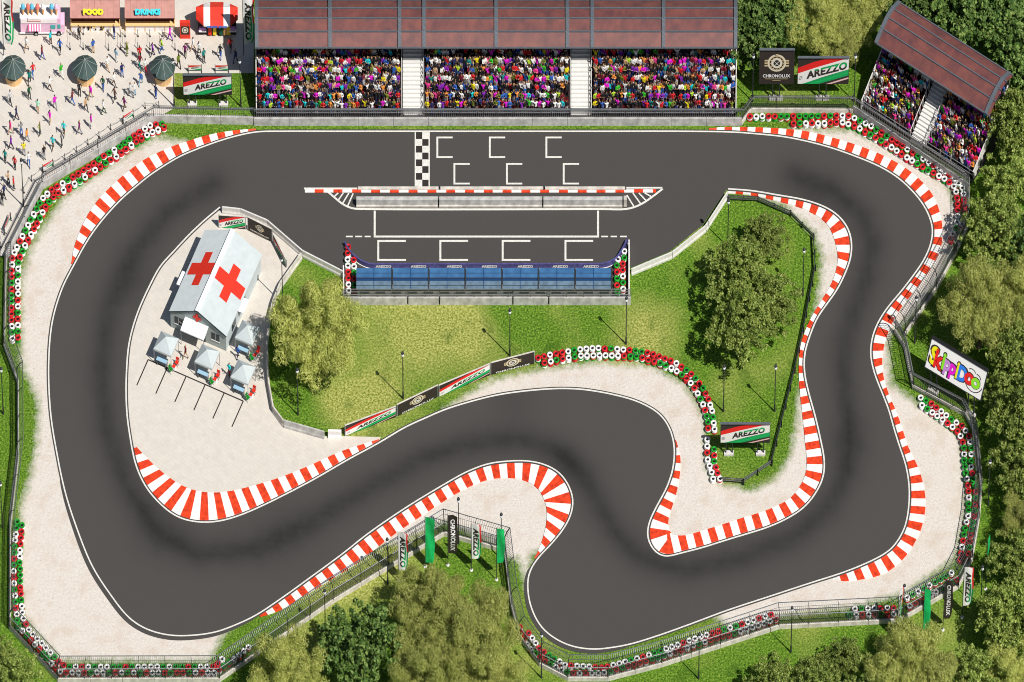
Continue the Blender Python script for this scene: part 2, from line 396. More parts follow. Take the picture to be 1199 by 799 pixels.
RUB = [[(250,215),(195,250),(155,300),(128,360),(118,430),(124,500),(146,565),(185,625),(235,650),(300,643),(365,612),(430,572),(500,535),(560,518),(610,515),(650,527),(682,555),(700,590),(722,625),(752,655),(800,668),(865,655),(925,632),(968,598),(990,555),(995,500),(988,450),(988,405),(1000,365),(1015,325),(1022,285),(1008,250),(975,222),(930,205)]]
def road():
    oo = offset(outer, MARG, True); ii = offset(innc, MARG)
    hole = ii+[W(*p) for p in BACK]
    px = []
    cx, cy = np.meshgrid(np.arange(-55, 51, .8), np.arange(-37, 25, .8)); cx = cx.ravel(); cy = cy.ravel()
    k = (sdist(cx, cy, oo) > .5) & (sdist(cx, cy, hole) < -.5); cx = cx[k]; cy = cy[k]
    vs = [p.xy for p in oo]+[p.xy for p in hole]+[Vector((float(a), float(b))) for a, b in zip(cx, cy)]
    no, nh = len(oo), len(hole)
    ed = [(i, (i+1) % no) for i in range(no)]+[(no+i, no+(i+1) % nh) for i in range(nh)]
    V, E, F, *_ = delaunay_2d_cdt([Vector(v) for v in vs], ed, [], 0, 1e-5)
    V = np.array([(v.x, v.y) for v in V]); F = [f for f in F]
    C = np.array([V[list(f)].mean(0) for f in F]); keep = inside(C[:, 0], C[:, 1], oo) & ~inside(C[:, 0], C[:, 1], hole)
    F = [tuple(f) for f, kk in zip(F, keep) if kk]
    me = bpy.data.meshes.new('race_track'); me.from_pydata([(a, b, .02) for a, b in V], [], F)
    rub = np.zeros(len(V))
    for ln in RUB:
        d = seg_dist(V[:, 0], V[:, 1], WL(ln), False)
        rub = np.maximum(rub, (np.exp(-(d/1.9)**2)*.52+np.exp(-(d/.8)**2)*.20))
    for x, y, r, s in ((190,620,4,.25),(165,330,3,.25),(665,545,2.2,.35),(950,245,3,.3),(600,470,3,.25),(330,625,5,.2),(995,520,3,.25)):
        p = W(x, y); rub += s*np.exp(-((V[:, 0]-p.x)**2+(V[:, 1]-p.y)**2)/r**2)
    at = me.attributes.new('rubber', 'FLOAT', 'POINT'); at.data.foreach_set('value', rub.astype(np.float32))
    me.materials.append(M('asphalt')); tag(link('race_track', me), kind='structure')
road()
def nearest(P, q):
    return min(range(len(P)), key=lambda i: (P[i].xy-q.xy).length_squared)

def edge_lines():
    mb = MB(); ribbon(mb, outer, -.07, .09, .036, 'line_paint', True)
    i0 = 0
    ribbon(mb, innc, -.07, .10, .036, 'line_paint')
    tag(mb.build('track_edge_lines'), kind='structure')
edge_lines()

KI = 0
def kerb(base, closed, a, b, inner_pts, w_end=.25):
    P = base; n = len(P); ia = nearest(P, W(*a)); ib = nearest(P, W(*b))
    if closed and ib < ia: idx = [i % n for i in range(ia, ib+n+1)]
    else: idx = list(range(ia, ib+1))
    N = normals(P, closed); Q = catmull(WL(inner_pts), .4)
    A = [P[i] for i in idx]; NN = [N[i] for i in idx]
    ws = []
    for p, nn in zip(A, NN):
        best = None
        for q0, q1 in zip(Q[:-1], Q[1:]):
            d = q1-q0; den = nn.x*d.y-nn.y*d.x
            if abs(den) < 1e-9: continue
            r = q0-p; t = (r.x*d.y-r.y*d.x)/den; u = (r.x*nn.y-r.y*nn.x)/den
            if 0 <= u <= 1 and 0 < t < 4.5 and (best is None or t < best): best = t
        ws.append(best)
    # fill gaps
    first = next(i for i, w in enumerate(ws) if w); last = max(i for i, w in enumerate(ws) if w)
    for i in range(len(ws)):
        if ws[i] is None:
            if i < first: ws[i] = w_end+(ws[first]-w_end)*i/max(1, first)
            elif i > last: ws[i] = w_end+(ws[last]-w_end)*(len(ws)-1-i)/max(1, len(ws)-1-last)
    known = [(i, w) for i, w in enumerate(ws) if w]
    ws = np.interp(range(len(ws)), [k[0] for k in known], [k[1] for k in known])
    for _ in range(4): ws = np.concatenate([[ws[0]], (ws[:-2]+2*ws[1:-1]+ws[2:])/4, [ws[-1]]])
    ws = np.maximum(ws, MARG+.12)
    mid = [p+nn*(w*.5) for p, nn, w in zip(A, NN, ws)]
    S = [0]
    for i in range(1, len(mid)): S.append(S[-1]+(mid[i]-mid[i-1]).length)
    nb = max(1, round(S[-1]/.9)); bl = S[-1]/nb
    mb = MB(); Sa = np.array(S); Ax = np.array([(p.x, p.y) for p in A]); Nx = np.array([(q.x, q.y) for q in NN])
    def at(s):
        x = np.interp(s, Sa, Ax[:, 0]); y = np.interp(s, Sa, Ax[:, 1]); u = np.interp(s, Sa, Nx[:, 0]); v = np.interp(s, Sa, Nx[:, 1]); w = np.interp(s, Sa, ws); return x, y, u, v, w
    for k in range(nb):
        m = 'red_paint' if k % 2 == 0 else 'kerb_white'; L0 = []; L1 = []; L2 = []; L3 = []
        for j in range(4):
            x, y, u, v, w = at((k+j/3)*bl)
            L0.append((x+u*MARG, y+v*MARG, .015)); L1.append((x+u*(MARG+.04), y+v*(MARG+.04), .05)); L2.append((x+u*(w-.02), y+v*(w-.02), .10)); L3.append((x+u*w, y+v*w, -.01))
        mb.strip(L0, L1, m); mb.strip(L1, L2, m); mb.strip(L2, L3, m)
    tag(mb.build('kerb'), kind='structure')
kerb(outer, True, (86,313), (300,155), [(83,303),(87.5,287.5),(94,270),(102.5,252.5),(112.5,237.5),(125,224),(139,210.5),(153,199),(169,187.5),(185,179.5),(201,172.5),(220,166),(237.5,160.5),(255,156.5),(275,153.5),(302,151.5)])
kerb(outer, True, (832,154.6), (975,675), [(832,150),(860,149.5),(888,150),(917,151.5),(945,154.5),(973,161.5),(1001.5,170),(1030,181),(1058,196),(1074,208),(1089,224),(1098,241),(1103,264),(1102,290),(1092.6,311),(1074,337),(1057,358),(1044,380),(1036,403),(1033,425),(1035,444),(1041,463),(1049,481.6),(1056,500),(1064,526),(1075.5,548.7),(1082,571),(1084,590),(1081,612),(1073.6,631),(1058.6,653.5),(1036,672),(1002.5,679.8),(978,682)])
kerb(outer, True, (629,655), (304,718), [(629.4,648),(635,633),(640,610),(638,589),(628.4,572),(610.6,562),(588,560),(565,564),(542.5,574),(520,587),(490.5,606.5),(455,631),(422.4,657),(399,672),(374,687.5),(349,703),(329.5,714.5),(314.5,720.5),(303,723)])
kerb(innc, False, (155,523), (446,518), [(157,521),(185,549),(213,569),(240,577),(268,576),(298,569),(330,559),(362,546),(400,529),(447,514)])
kerb(innc, False, (788,514), (852,221.6), [(790,513),(796,530),(797,547.5),(795,562.5),(791,582),(785,600),(782,610),(784,620),(788,627),(796,629),(810,626),(825,621),(843,616),(860,610),(877.7,604.5),(892.5,600),(905,595),(924,585),(935,572.5),(942.5,557.5),(944.5,540),(943,522.5),(941,502.5),(939,482.5),(937,465),(935.5,447.5),(935.5,422.5),(937,406),(940,395),(946,380),(955,364),(964,349),(972.5,335),(979,317.5),(981,302.5),(979.5,292),(975.5,277.5),(969,264),(957.5,254),(942.5,246),(925,240),(907.5,235.5),(890,231),(870,228),(852,227)])

def rect(mb, x0, y0, x1, y1, z, m): mb.poly(WL([(x0, y0), (x1, y0), (x1, y1), (x0, y1)], z), m)
def pline(mb, pts, w, z, m, step=.5):
    P = WL(pts); P = resample(P, step) if len(pts) > 2 else P; ribbon(mb, P, -w/2, w/2, z, m)
def markings():
    mb = MB()
    for x, y in ((511,160.5),(572.5,160.5),(638.7,160.5),(531,191.5),(592.5,191.5),(659,191.5)):
        rect(mb, x, y, x+2.1, y+25, .037, 'line_paint'); rect(mb, x+2.1, y, x+19, y+2, .037, 'line_paint'); rect(mb, x+2.1, y+23, x+19, y+25, .037, 'line_paint')
    for x in (441.8,514.5,587.5,661):
        rect(mb, x, 281.5, x+2.2, 306, .037, 'line_paint'); rect(mb, x+2.2, 281.5, x+33.5, 283.8, .037, 'line_paint'); rect(mb, x+2.2, 303.8, x+33.5, 306, .037, 'line_paint')
    rect(mb, 485.6, 155.4, 487, 219, .037, 'line_paint'); rect(mb, 501.8, 155.4, 503.2, 219, .037, 'line_paint')
    for i in range(8):
        for c in (0, 1):
            x = 487+c*7.4; y = 155.4+i*7.95
            rect(mb, x, y, x+7.4, y+7.95, .037, 'line_paint' if (i+c) % 2 else 'dark_paint')
    rect(mb, 440, 276.4, 699, 278.6, .037, 'line_paint'); rect(mb, 437.6, 247.2, 439.9, 278.6, .037, 'line_paint'); rect(mb, 699.1, 247.2, 701.4, 278.6, .037, 'line_paint')
    for a, b in ((405,413),(416,424),(427,434),(704,712),(715,722.5),(726,734)): rect(mb, a, 276.6, b, 278.3, .037, 'line_paint')
    c = [p for p in catmull(WL([(384,225),(392,232),(402,240),(413,244.5),(430,245.3),(700,245.3),(735,245),(750,240),(765,230),(776,221.5)]), .4)]
    ribbon(mb, resample(c, .5), -.11, .11, .037, 'line_paint')
    for a, b in (((391,231),(396,226.5)),((396,235),(402,226.5)),((401,239),(408.5,226.5)),((407,242),(413.5,227))): pline(mb, [a, b], .16, .040, 'line_paint')
    for a, b in (((734,229),(742,242)),((741,226.5),(750,239)),((748,226.5),(757,236)),((755,226.5),(763,231))): pline(mb, [a, b], .16, .040, 'line_paint')
    rect(mb, 733, 219.4, 775.5, 221.4, .037, 'line_paint')
    tag(mb.build('road_markings'), kind='structure')
    kb = MB(); x = 357; i = 0
    rect(kb, 356, 220.2, 419, 222.2, .037, 'line_paint')
    while x < 768:
        w = 10.6 if i % 2 else 11.4; kb.prism(WL([(x, 222.4), (min(x+w, 768), 222.4), (min(x+w, 768), 226), (x, 226)]), .02, .06, 'red_paint' if i % 2 else 'kerb_white'); x += w; i += 1
    tag(kb.build('kerb'), kind='structure')
markings()
def shoulder():
    mb = MB(); n = len(outer)
    for a, b in (((622,665),(735,757)), ((70,540),(300,722)), ((57,440),(70,540))):
        ia, ib = nearest(outer, W(*a)), nearest(outer, W(*b))
        if a == (70,540): ia, ib = nearest(outer, W(300,722)), nearest(outer, W(72,560))
        elif a == (57,440): continue
        else: ia, ib = nearest(outer, W(735,757)), nearest(outer, W(622,665))
        P = [outer[i % n] for i in range(ia, (ib if ib > ia else ib+n)+1)]; N = normals(P); m = len(P)
        A = []; B = []
        for i, (p, q) in enumerate(zip(P, N)):
            w_ = .36*math.sin(PI*i/(m-1))**.5 if 0 < i < m-1 else 0
            A.append(Vector((*(p+q*(MARG-.03)).xy, .016))); B.append(Vector((*(p+q*(MARG+w_)).xy, .016)))
        mb.strip(B, A, 'asphalt')
    tag(mb.build('road_shoulder'), kind='structure')
shoulder()

# ------------------------------------------------------------------ paving
def paving_mat():
    m = bpy.data.materials.new('paving'); m.use_nodes = True; nt = m.node_tree; b = nt.nodes['Principled BSDF']; L = nt.links.new
    b.inputs['Roughness'].default_value = .9; b.inputs['Specular IOR Level'].default_value = .15
    tc = nt.nodes.new('ShaderNodeTexCoord'); br = nt.nodes.new('ShaderNodeTexBrick')
    br.inputs['Scale'].default_value = 1; br.inputs['Brick Width'].default_value = .8; br.inputs['Row Height'].default_value = .4; br.inputs['Mortar Size'].default_value = .012; br.inputs['Mortar Smooth'].default_value = .3
    br.inputs['Color1'].default_value = (.64, .595, .53, 1); br.inputs['Color2'].default_value = (.61, .57, .515, 1); br.inputs['Mortar'].default_value = (.53, .49, .44, 1)
    mp = nt.nodes.new('ShaderNodeMapping'); mp.inputs['Rotation'].default_value = (0, 0, .6); L(tc.outputs['Object'], mp.inputs['Vector']); L(mp.outputs[0], br.inputs['Vector'])
    n = nt.nodes.new('ShaderNodeTexNoise'); n.inputs['Scale'].default_value = 1.2; n.inputs['Detail'].default_value = 7; L(tc.outputs['Object'], n.inputs['Vector'])
    r = nt.nodes.new('ShaderNodeValToRGB'); r.color_ramp.elements[0].color = (.93, .925, .92, 1); r.color_ramp.elements[1].color = (1, 1, 1, 1); r.color_ramp.elements[0].position = .3; r.color_ramp.elements[1].position = .6
    L(n.outputs['Fac'], r.inputs['Fac']); mx = nt.nodes.new('ShaderNodeMix'); mx.data_type = 'RGBA'; mx.blend_type = 'MULTIPLY'; mx.inputs[0].default_value = 1
    L(br.outputs['Color'], mx.inputs[6]); L(r.outputs[0], mx.inputs[7]); L(mx.outputs[2], b.inputs['Base Color']); MATS['paving'] = m
paving_mat()
mb = MB(); mb.poly(WL([(-60,-60),(297,-60),(297,86),(204,86),(204,127),(186,137),(175,141),(120,177),(50,217),(27,254),(4,300),(-60,310)], .02), 'paving')
tag(mb.build('plaza_pavement'), kind='structure')
ia = nearest(innc, W(258,243)); ib = nearest(innc, W(446,518))
fa = offset(innc[ia:ib+1], MARG+.02)
mb = MB(); mb.poly([Vector((*p.xy, .012)) for p in fa]+WL([(446,512),(400,511),(380,511),(332,497),(319,481),(313,446),(311,405),(314,372),(320,352),(328,333),(352,300),(352,296),(312,262),(280,249)], .012), 'paving')
tag(mb.build('medical_yard_pavement'), kind='structure')
mb = MB()
O = Vector((173.5,421.5,0)); U = Vector((447,195,0)).normalized(); V = Vector((-53,120,0)).normalized()
pline(mb, [tuple(O.xy), tuple((O+U*121.5).xy)], .14, .03, 'dark_paint')
for i in range(6):
    p = O+U*(i*24.3); pline(mb, [tuple(p.xy), tuple((p+V*33).xy)], .13, .034, 'dark_paint')
tag(mb.build('parking_bay_lines'), kind='structure')

# ------------------------------------------------------------------ text
TX = {}
def textgeo(s, off=.02, shear=0.0):
    k = (s, off, shear)
    if k in TX: return TX[k]
    c = bpy.data.curves.new('t', 'FONT'); c.body = s; c.offset = off; c.shear = shear; c.resolution_u = 3; c.space_character = 1.05
    o = bpy.data.objects.new('t', c); COL.objects.link(o); bpy.context.view_layer.update()
    me = bpy.data.meshes.new_from_object(o.evaluated_get(bpy.context.evaluated_depsgraph_get()))
    vs = np.array([v.co[:2] for v in me.vertices]); fs = [tuple(p.vertices) for p in me.polygons]
    bpy.data.objects.remove(o); bpy.data.curves.remove(c); bpy.data.meshes.remove(me)
    lo, hi = vs.min(0), vs.max(0); h = hi[1]-lo[1]; vs = (vs-(lo+hi)/2)/h
    TX[k] = (vs, fs, (hi[0]-lo[0])/h); return TX[k]
class Art:      # flat artwork in (u,v) metres on a panel, layers a few mm proud of each other
    def __init__(s, w, h): s.w, s.h, s.items = w, h, []; s.l = 0
    def clip(s, P):
        def cut(P, ax, lim, sg):
            o = []
            for i in range(len(P)):
                a, b = P[i-1], P[i]; ia, ib = sg*(a[ax]-lim) <= 0, sg*(b[ax]-lim) <= 0
                if ia != ib:
                    t = (lim-a[ax])/(b[ax]-a[ax]); o.append((a[0]+(b[0]-a[0])*t, a[1]+(b[1]-a[1])*t))
                if ib: o.append(b)
            return o
        for ax, lim, sg in ((0, s.w/2, 1), (0, -s.w/2, -1), (1, s.h, 1), (1, 0, -1)):
            P = cut(P, ax, lim, sg)
            if not P: break
        return P
    def poly(s, P, m):
        P = s.clip(P)
        if len(P) > 2: s.l += 1; s.items.append((P, [tuple(range(len(P)))], s.l, m))
    def uv(s, P, m): s.poly([((a-.5)*s.w, b*s.h) for a, b in P], m)
    def ring(s, c, r0, r1, m, n=24, a0=0, a1=2*PI):
        s.l += 1; vs = []; N = n+1
        for i in range(N):
            t = a0+(a1-a0)*i/n
            for r in (r0, r1): vs.append((c[0]+r*math.cos(t), c[1]+r*math.sin(t)))
        s.items.append((vs, [(2*i, 2*i+1, 2*i+3, 2*i+2) for i in range(n)], s.l, m))
    def text(s, t, c, h, m, rot=0, off=.02, shear=0, m2=None, stretch=1):
        vs, fs, asp = textgeo(t, off, shear); s.l += 1; ca, sa = math.cos(rot), math.sin(rot)
        def tr(P): return [(c[0]+x*h*stretch*ca-y*h*sa, c[1]+x*h*stretch*sa+y*h*ca) for x, y in P]
        if not m2: s.items.append((tr(vs), fs, s.l, m)); return
        bm = bmesh.new(); bv = [bm.verts.new((x, y, 0)) for x, y in vs]
        for f in fs:
            try: bm.faces.new([bv[i] for i in f])
            except ValueError: pass
        bmesh.ops.bisect_plane(bm, geom=bm.verts[:]+bm.edges[:]+bm.faces[:], plane_co=(0, .17, 0), plane_no=(.12, 1, 0)); bm.verts.index_update()
        P = tr([(v.co.x, v.co.y) for v in bm.verts]); a, b = [], []
        for f in bm.faces: (b if f.calc_center_median().y+.12*f.calc_center_median().x > .17 else a).append(tuple(v.index for v in f.verts))
        s.items.append((P, a, s.l, m)); s.items.append((P, b, s.l, m2)); bm.free()
    def emit(s, mb, fn, lay=.004):
        for P, F, l, m in s.items: mb.add([fn(u, v, l*lay) for u, v in P], F, m)
def art_arezzo(w, h):
    a = Art(w, h); a.uv([(0,0),(1,0),(1,1),(0,1)], 'poster_dark')
    a.uv([(0,0),(.10,0),(.5,.27),(1,.56),(1,1),(.8,.93),(.4,.68),(0,.42)], 'poster_white')
    a.uv([(0,.40),(.4,.66),(1,1),(.62,1),(.3,.84),(0,.62)], 'poster_red')
    a.uv([(.08,0),(.42,0),(1,.33),(1,.56)], 'poster_green')
    a.uv([(.22,0),(.30,0),(1,.42),(1,.46)], 'flag_green')
    a.uv([(.56,0),(.66,0),(1,.20),(1,.26)], 'pale_pink')
    ang = math.atan2(.50*h, w); a.text('AREZZO', (.06*w, .525*h), .29*h, 'poster_dark', ang, .045, .3, 'poster_green', stretch=max(1, .66*w/(5.0*.29*h)))
    for k in range(3): a.uv([(.02,.26-.05*k),(.09,.30-.05*k),(.09,.315-.05*k),(.02,.275-.05*k)], 'poster_dark')
    return a
def art_chrono(w, h, wide=False):
    a = Art(w, h); a.uv([(0,0),(1,0),(1,1),(0,1)], 'poster_dark'); s = min(w, h); sx = 1.6 if wide else 1
    c = (0, h*.62); R = .27*s if not wide else .34*h
    q0 = len(a.items)
    for sg in (-1, 1):
        for k in range(3): a.poly([(sg*R*.9, c[1]-R*.42+k*R*.3), (sg*R*1.32, c[1]-R*.42+k*R*.3), (sg*R*1.32, c[1]-R*.24+k*R*.3), (sg*R*.9, c[1]-R*.24+k*R*.3)], 'gold')
    a.ring(c, 0, R, 'gold_pale'); a.ring(c, 0, R*.86, 'gold'); a.ring(c, R*.62, R*.76, 'poster_dark')
    a.ring(c, 0, R*.60, 'gold_pale'); a.ring(c, 0, R*.36, 'poster_dark')
    for i in range(12):
        t = i*PI/6; a.poly([(c[0]+math.cos(t+d)*r, c[1]+math.sin(t+d)*r) for d, r in ((-.05, R*.64), (.05, R*.64), (.05, R*.74), (-.05, R*.74))], 'gold_pale')
    for sg in (-1, 1): a.poly([(c[0]-sg*R*.3-.02, c[1]-R*.3), (c[0]-sg*R*.3+.05, c[1]-R*.3), (c[0]+sg*R*.3+.02, c[1]+R*.3), (c[0]+sg*R*.3-.05, c[1]+R*.3)], 'poster_white')
    a.poly([(-R*.14, c[1]+R*.95), (R*.14, c[1]+R*.95), (R*.14, c[1]+R*1.12), (-R*.14, c[1]+R*1.12)], 'gold')
    if wide:
        for it in a.items[q0:]: pass
        a.items[1:] = [([(u*sx, v) for u, v in P], F, l, m) for P, F, l, m in a.items[1:]]
    a.text('CHRONOLUX', (0, h*(.26 if not wide else .14)), h*(.095 if not wide else .14), 'poster_white', 0, .03, stretch=(w*.80)/(h*(.095 if not wide else .14)*textgeo('CHRONOLUX', .03)[2]))
    if not wide:
        a.poly([(-w*.33, h*.165), (w*.33, h*.165), (w*.33, h*.18), (-w*.33, h*.18)], 'gold'); a.poly([(-w*.12, h*.12), (w*.12, h*.12), (w*.12, h*.13), (-w*.12, h*.13)], 'gold')
    return a
def art_skip(w, h):
    a = Art(w, h); a.uv([(0,0),(1,0),(1,1),(0,1)], 'poster_white')
    L = [('S', -.40, .52, .70, 'gold', None), ('k', -.305, .48, .70, 'poster_red', None), ('i', -.225, .52, .62, 'tyre_green', None), ('p', -.15, .38, .58, 'violet', None), ('p', -.05, .36, .58, 'cloth_magenta', None),
         ('i', .03, .50, .62, 'letter_yellow', None), ('D', .12, .48, .58, 'letter_blue', None), ('o', .245, .46, .44, 'poster_red', None), ('o', .365, .44, .40, 'tyre_green', None)]
    a.ring((w*.33, h*.45), h*.33, h*.36, 'poster_dark', 14, -2.6, -.2); a.ring((w*.26, h*.62), h*.16, h*.19, 'poster_dark', 10, .6, 2.3); a.ring((w*.36, h*.56), h*.15, h*.18, 'poster_dark', 10, .3, 1.8)
    for ch, x, y, s_, m, _ in L: a.text(ch, (x*w, y*h), s_*h*1.0, 'poster_dark', 0, .05, stretch=.92)
    for ch, x, y, s_, m, _ in L: a.text(ch, (x*w, y*h), s_*h*.89, 'letter_yellow' if ch == 'S' else ('letter_lime' if (ch == 'i' and x < 0) or x > .3 else m), 0, .045, stretch=.72 if ch != 'o' else .95)
    return a
mat('letter_lime', (.25, .70, .03), .5)

# ------------------------------------------------------------------ fences and barriers
FENCE_N = [0]
def catch_fence(a, b, side, label, wall_h=.5, wall_t=.22, prev=None, nxt=None):
    """a,b plan points; side=+1: track on the left of a->b"""
    A, B = W(*a), W(*b); d = B-A; L = d.length; rz = math.atan2(d.y, d.x); s = side
    r = thing('catch_fence', label, 'fence', A, rz, 'catch fence around the circuit')
    w = MB(); w.box((L/2, 0, wall_h/2), (L+wall_t*.4, wall_t, wall_h), 'concrete' if wall_h > .7 else 'concrete_light')
    n = max(1, round(L/4))
    for i in range(1, n): w.box((L*i/n, 0, wall_h/2+.004), (.03, wall_t+.012, wall_h), 'stand_dark')
    w.build('wall', r)
    z0 = wall_h; prof = [(0, z0), (0, 1.75), (.10, 2.12), (.32, 2.45), (.68, 2.66)]
    
    def turn(c, e):          # tan of half the bend angle between two runs
        if c is None: return 0.0
        u, v = c.normalized(), e.normalized(); return max(-.9, min(.9, math.tan(math.atan2(u.x*v.y-u.y*v.x, u.dot(v))/2)))
    t0 = turn(W(*a)-W(*prev), d) if prev else 0.0; t1 = turn(d, W(*nxt)-W(*b)) if nxt else 0.0
    def P(x, k):
        ln = s*prof[k][0]; return (x+ln*(t0*(1-x/L)-t1*(x/L)), ln, prof[k][1])
    m = MB(); nb = max(2, int(L/.24)); bm_ = 'galv' if wall_h > .7 else 'steel'
    for i in range(nb+1):
        x = L*i/nb
        for k in range(1, 4): m.bar(P(x, k), P(x, k+1), .03, .03, bm_)
        m.bar(P(x, 0), P(x, 1), .03, .03, bm_)
    for k in (1, 3): m.bar(P(0, k), P(L, k), .025, .025, 'steel')
    nf = MB(); nf.add([(0, s*.02, z0), (L, s*.02, z0), (L, s*.02, 1.78), (0, s*.02, 1.78)], [(0, 1, 2, 3)], 'netting')
    m.build('bars', r)
    if wall_h < .7: nf.build('netting', r)
    t = MB(); t.tube(P(0, 4), P(L, 4), .045, .045, 'steel', 5); t.build('top_rail', r)
    t = MB(); t.tube((0, s*-.03, 1.75), (L, s*-.03, 1.75), .04, .04, 'galv', 5); t.build('rail', r)
    np_ = max(1, round(L/3.4))
    for i in range(np_+1):
        x = L*i/np_; q = MB()
        for k in range(4): q.bar(Vector(P(x, k))-Vector((0, s*.06, 0)), Vector(P(x, k+1))-Vector((0, s*.06, 0)), .06, .06, 'steel_dark')
        q.build('post', r)
F = [
 ((868,146.5),(298,146.5), 1, .92, 'long straight catch fence on its wall in front of the long grandstand'),
 ((298,145.5),(180,143), 1, .92, 'catch fence below the parked advertising billboard and lawn beside the plaza'),
 ((180,143),(50,221), 1, .92, 'catch fence running diagonally along the plaza and its chain posts'),
 ((50,221),(29,262), 1, .92, 'short steep catch fence piece at the bend of the plaza edge'),
 ((29,262),(7,306), 1, .92, 'catch fence piece from the plaza corner lamp down to the lawn'),
 ((7,306),(5,406), 1, .5, 'upright catch fence behind the tyres just below the plaza'),
 ((5,406),(21,449), 1, .5, 'short slanting catch fence just below the end of the western tyre row'),
 ((21,449),(21.5,537), 1, .5, 'upright catch fence without tyres by the green strip west of the track'),
 ((21.5,537),(12,620), 1, .5, 'catch fence leading down to the start of the lower western tyres'),
 ((12,620),(11.5,737), 1, .5, 'upright catch fence behind the lower western tyre rows'),
 ((11.5,737),(68,798), 1, .5, 'diagonal catch fence cutting the south-west corner behind tyres'),
 ((68,798.5),(257,798), 1, .5, 'level catch fence behind the bottom tyre row in the south-west'),
 ((257,798),(390,706), 1, .5, 'catch fence climbing from the south-west tyres past the small lamp'),
 ((390,706),(520,627), 1, .5, 'catch fence climbing beside the hairpin kerb to its rounded corner'),
 ((520,627),(591,647), 1, .5, 'short catch fence behind the five feather flags at the hairpin'),
 ((591,647),(599,712), 1, .5, 'steep catch fence east of the five hairpin flags'),
 ((599,712),(608,748), 1, .5, 'small catch fence piece above the southern tyre bend'),
 ((608,748),(632,780), 1, .5, 'slanting catch fence by the lamp in the southern tyre bend'),
 ((632,780),(665,797), 1, .5, 'shallow catch fence piece at the bottom of the southern tyre bend'),
 ((665,797),(712,797), 1, .5, 'short level catch fence at the lowest point of the southern tyres'),
 ((712,797),(775,780.5), 1, .5, 'gently rising catch fence behind southern tyres left of the lower lamp'),
 ((775,780.5),(912,736), 1, .5, 'long rising catch fence behind the southern tyres beside the lower lamp'),
 ((912,736),(1052,729), 1, .5, 'nearly level catch fence with a gap in its tyres, south-east'),
 ((1052,729),(1122,689), 1, .5, 'rising catch fence behind the four south-eastern feather flags'),
 ((1122,689),(1138,657), 1, .5, 'short steep catch fence at the south-east corner'),
 ((1138,657),(1146,611), 1, .5, 'upright catch fence piece in tree shade above the south-east corner'),
 ((1146,611),(1149,575), 1, .5, 'shaded upright catch fence piece next to the eastern lamp'),
 ((1149,575),(1143,511), 1, .5, 'catch fence beside the grey and red eastern tyres'),
 ((1143,511),(1130,487), 1, .5, 'small bent catch fence piece below the colourful billboard foot'),
 ((1130,487),(1069,455), 1, .5, 'catch fence in front of the colourful billboard'),
 ((1069,455),(1060,410), 1, .5, 'steep catch fence left of the colourful billboard'),
 ((1060,410),(1048,390), 1, .5, 'tiny catch fence piece touching the eastern kerb'),
 ((1059,394),(1096,340), 1, .5, 'catch fence beside the eastern kerb with the dark lamp behind'),
 ((1096,340),(1119,298), 1, .5, 'shaded catch fence piece above the eastern kerb'),
 ((1119,298),(1134,264), 1, .5, 'catch fence at the lower end of the tyres under the small grandstand'),
 ((1134,264),(1134,223), 1, .5, 'upright catch fence below the small grandstand corner'),
 ((1134,223),(999,132), 1, .92, 'catch fence running along the front of the small grandstand'),
 ((999,132),(879,131), 1, .5, 'level catch fence below the two tall billboards'),
 ((879,131),(868,146), 1, .5, 'very short angled catch fence at the end of the long grandstand wall'),
]
for a, b, s, wh, lab in F:
    pv = next((f[0] for f in F if f[1] == a or math.dist(f[1], a) < 2), None); nx = next((f[1] for f in F if math.dist(f[0], b) < 2), None)
    catch_fence(a, b, s, lab, wh, prev=pv, nxt=nx)

def barrier(a, b, label, h=.75, t=.3, m='concrete_pale', joints=None, group='concrete barriers of the pit and medical yard', name='concrete_barrier'):
    A, B = W(*a), W(*b); d = B-A; L = d.length; rz = math.atan2(d.y, d.x)
    mb = MB(); g = .02; n = 1
    x0, x1 = g, L-g
    pr = [(-t/2, 0), (-t/2, h*.25), (-t*.28, h*.45), (-t*.25, h), (t*.25, h), (t*.28, h*.45), (t/2, h*.25), (t/2, 0)]
    vs = [(x0, y, z) for y, z in pr]+[(x1, y, z) for y, z in pr]; k = len(pr)
    mb.add(vs, [(i, i+1, k+i+1, k+i) for i in range(k-1)]+[tuple(range(k))[::-1], tuple(range(k, 2*k))], m)
    o = mb.build(name, None, A, rz); return tag(o, label, 'barrier', group)
BAR = [((852,231),(826,271),'pale concrete barrier sloping down from the guard rail corner at the pit exit'),
 ((826,271),(787,302),'middle pale concrete barrier of the pit exit curve'),
 ((787,302),(739,322),'lowest pale concrete barrier of the pit exit, next to the tyres'),
 ((403,325),(354,300),'pale concrete barrier between medical yard and pit entry tyres'),
 ((354,300),(313,264.5),'long slanting concrete barrier behind the medical yard hoardings'),
 ((313,264.5),(282,251.5),'short slanting concrete barrier above the round emblem hoarding'),
 ((282,251.5),(260,249),'small concrete barrier at the northern tip of the medical yard')]
for a, b, l in BAR: barrier(a, b, l)
YB = [(353,303),(328,338),(320,358),(315,378),(312.5,405),(313,430),(314.5,452),(320,483),(332.5,500)]
YL = ['beside the slanted striped hoarding','above the lamp shadow east of the medical tent','east of the medical tent awning','near the north-east gazebo','in the shade of the olive tree','left of the round olive tree, above its middle','in olive tree shade near the parking bays','above the bend near the parking bays']
for i in range(len(YB)-1): barrier(YB[i], YB[i+1], 'medical yard edge barrier '+YL[i], h=.8, m='concrete_light')
barrier((332.5,500), (380,513.5), 'medical yard edge barrier along its southern lawn corner', h=.9, m='concrete')
barrier((384,511.5), (400,512), 'separate short white block beside the first striped hoarding', h=.85, t=.5, m='kerb_white')
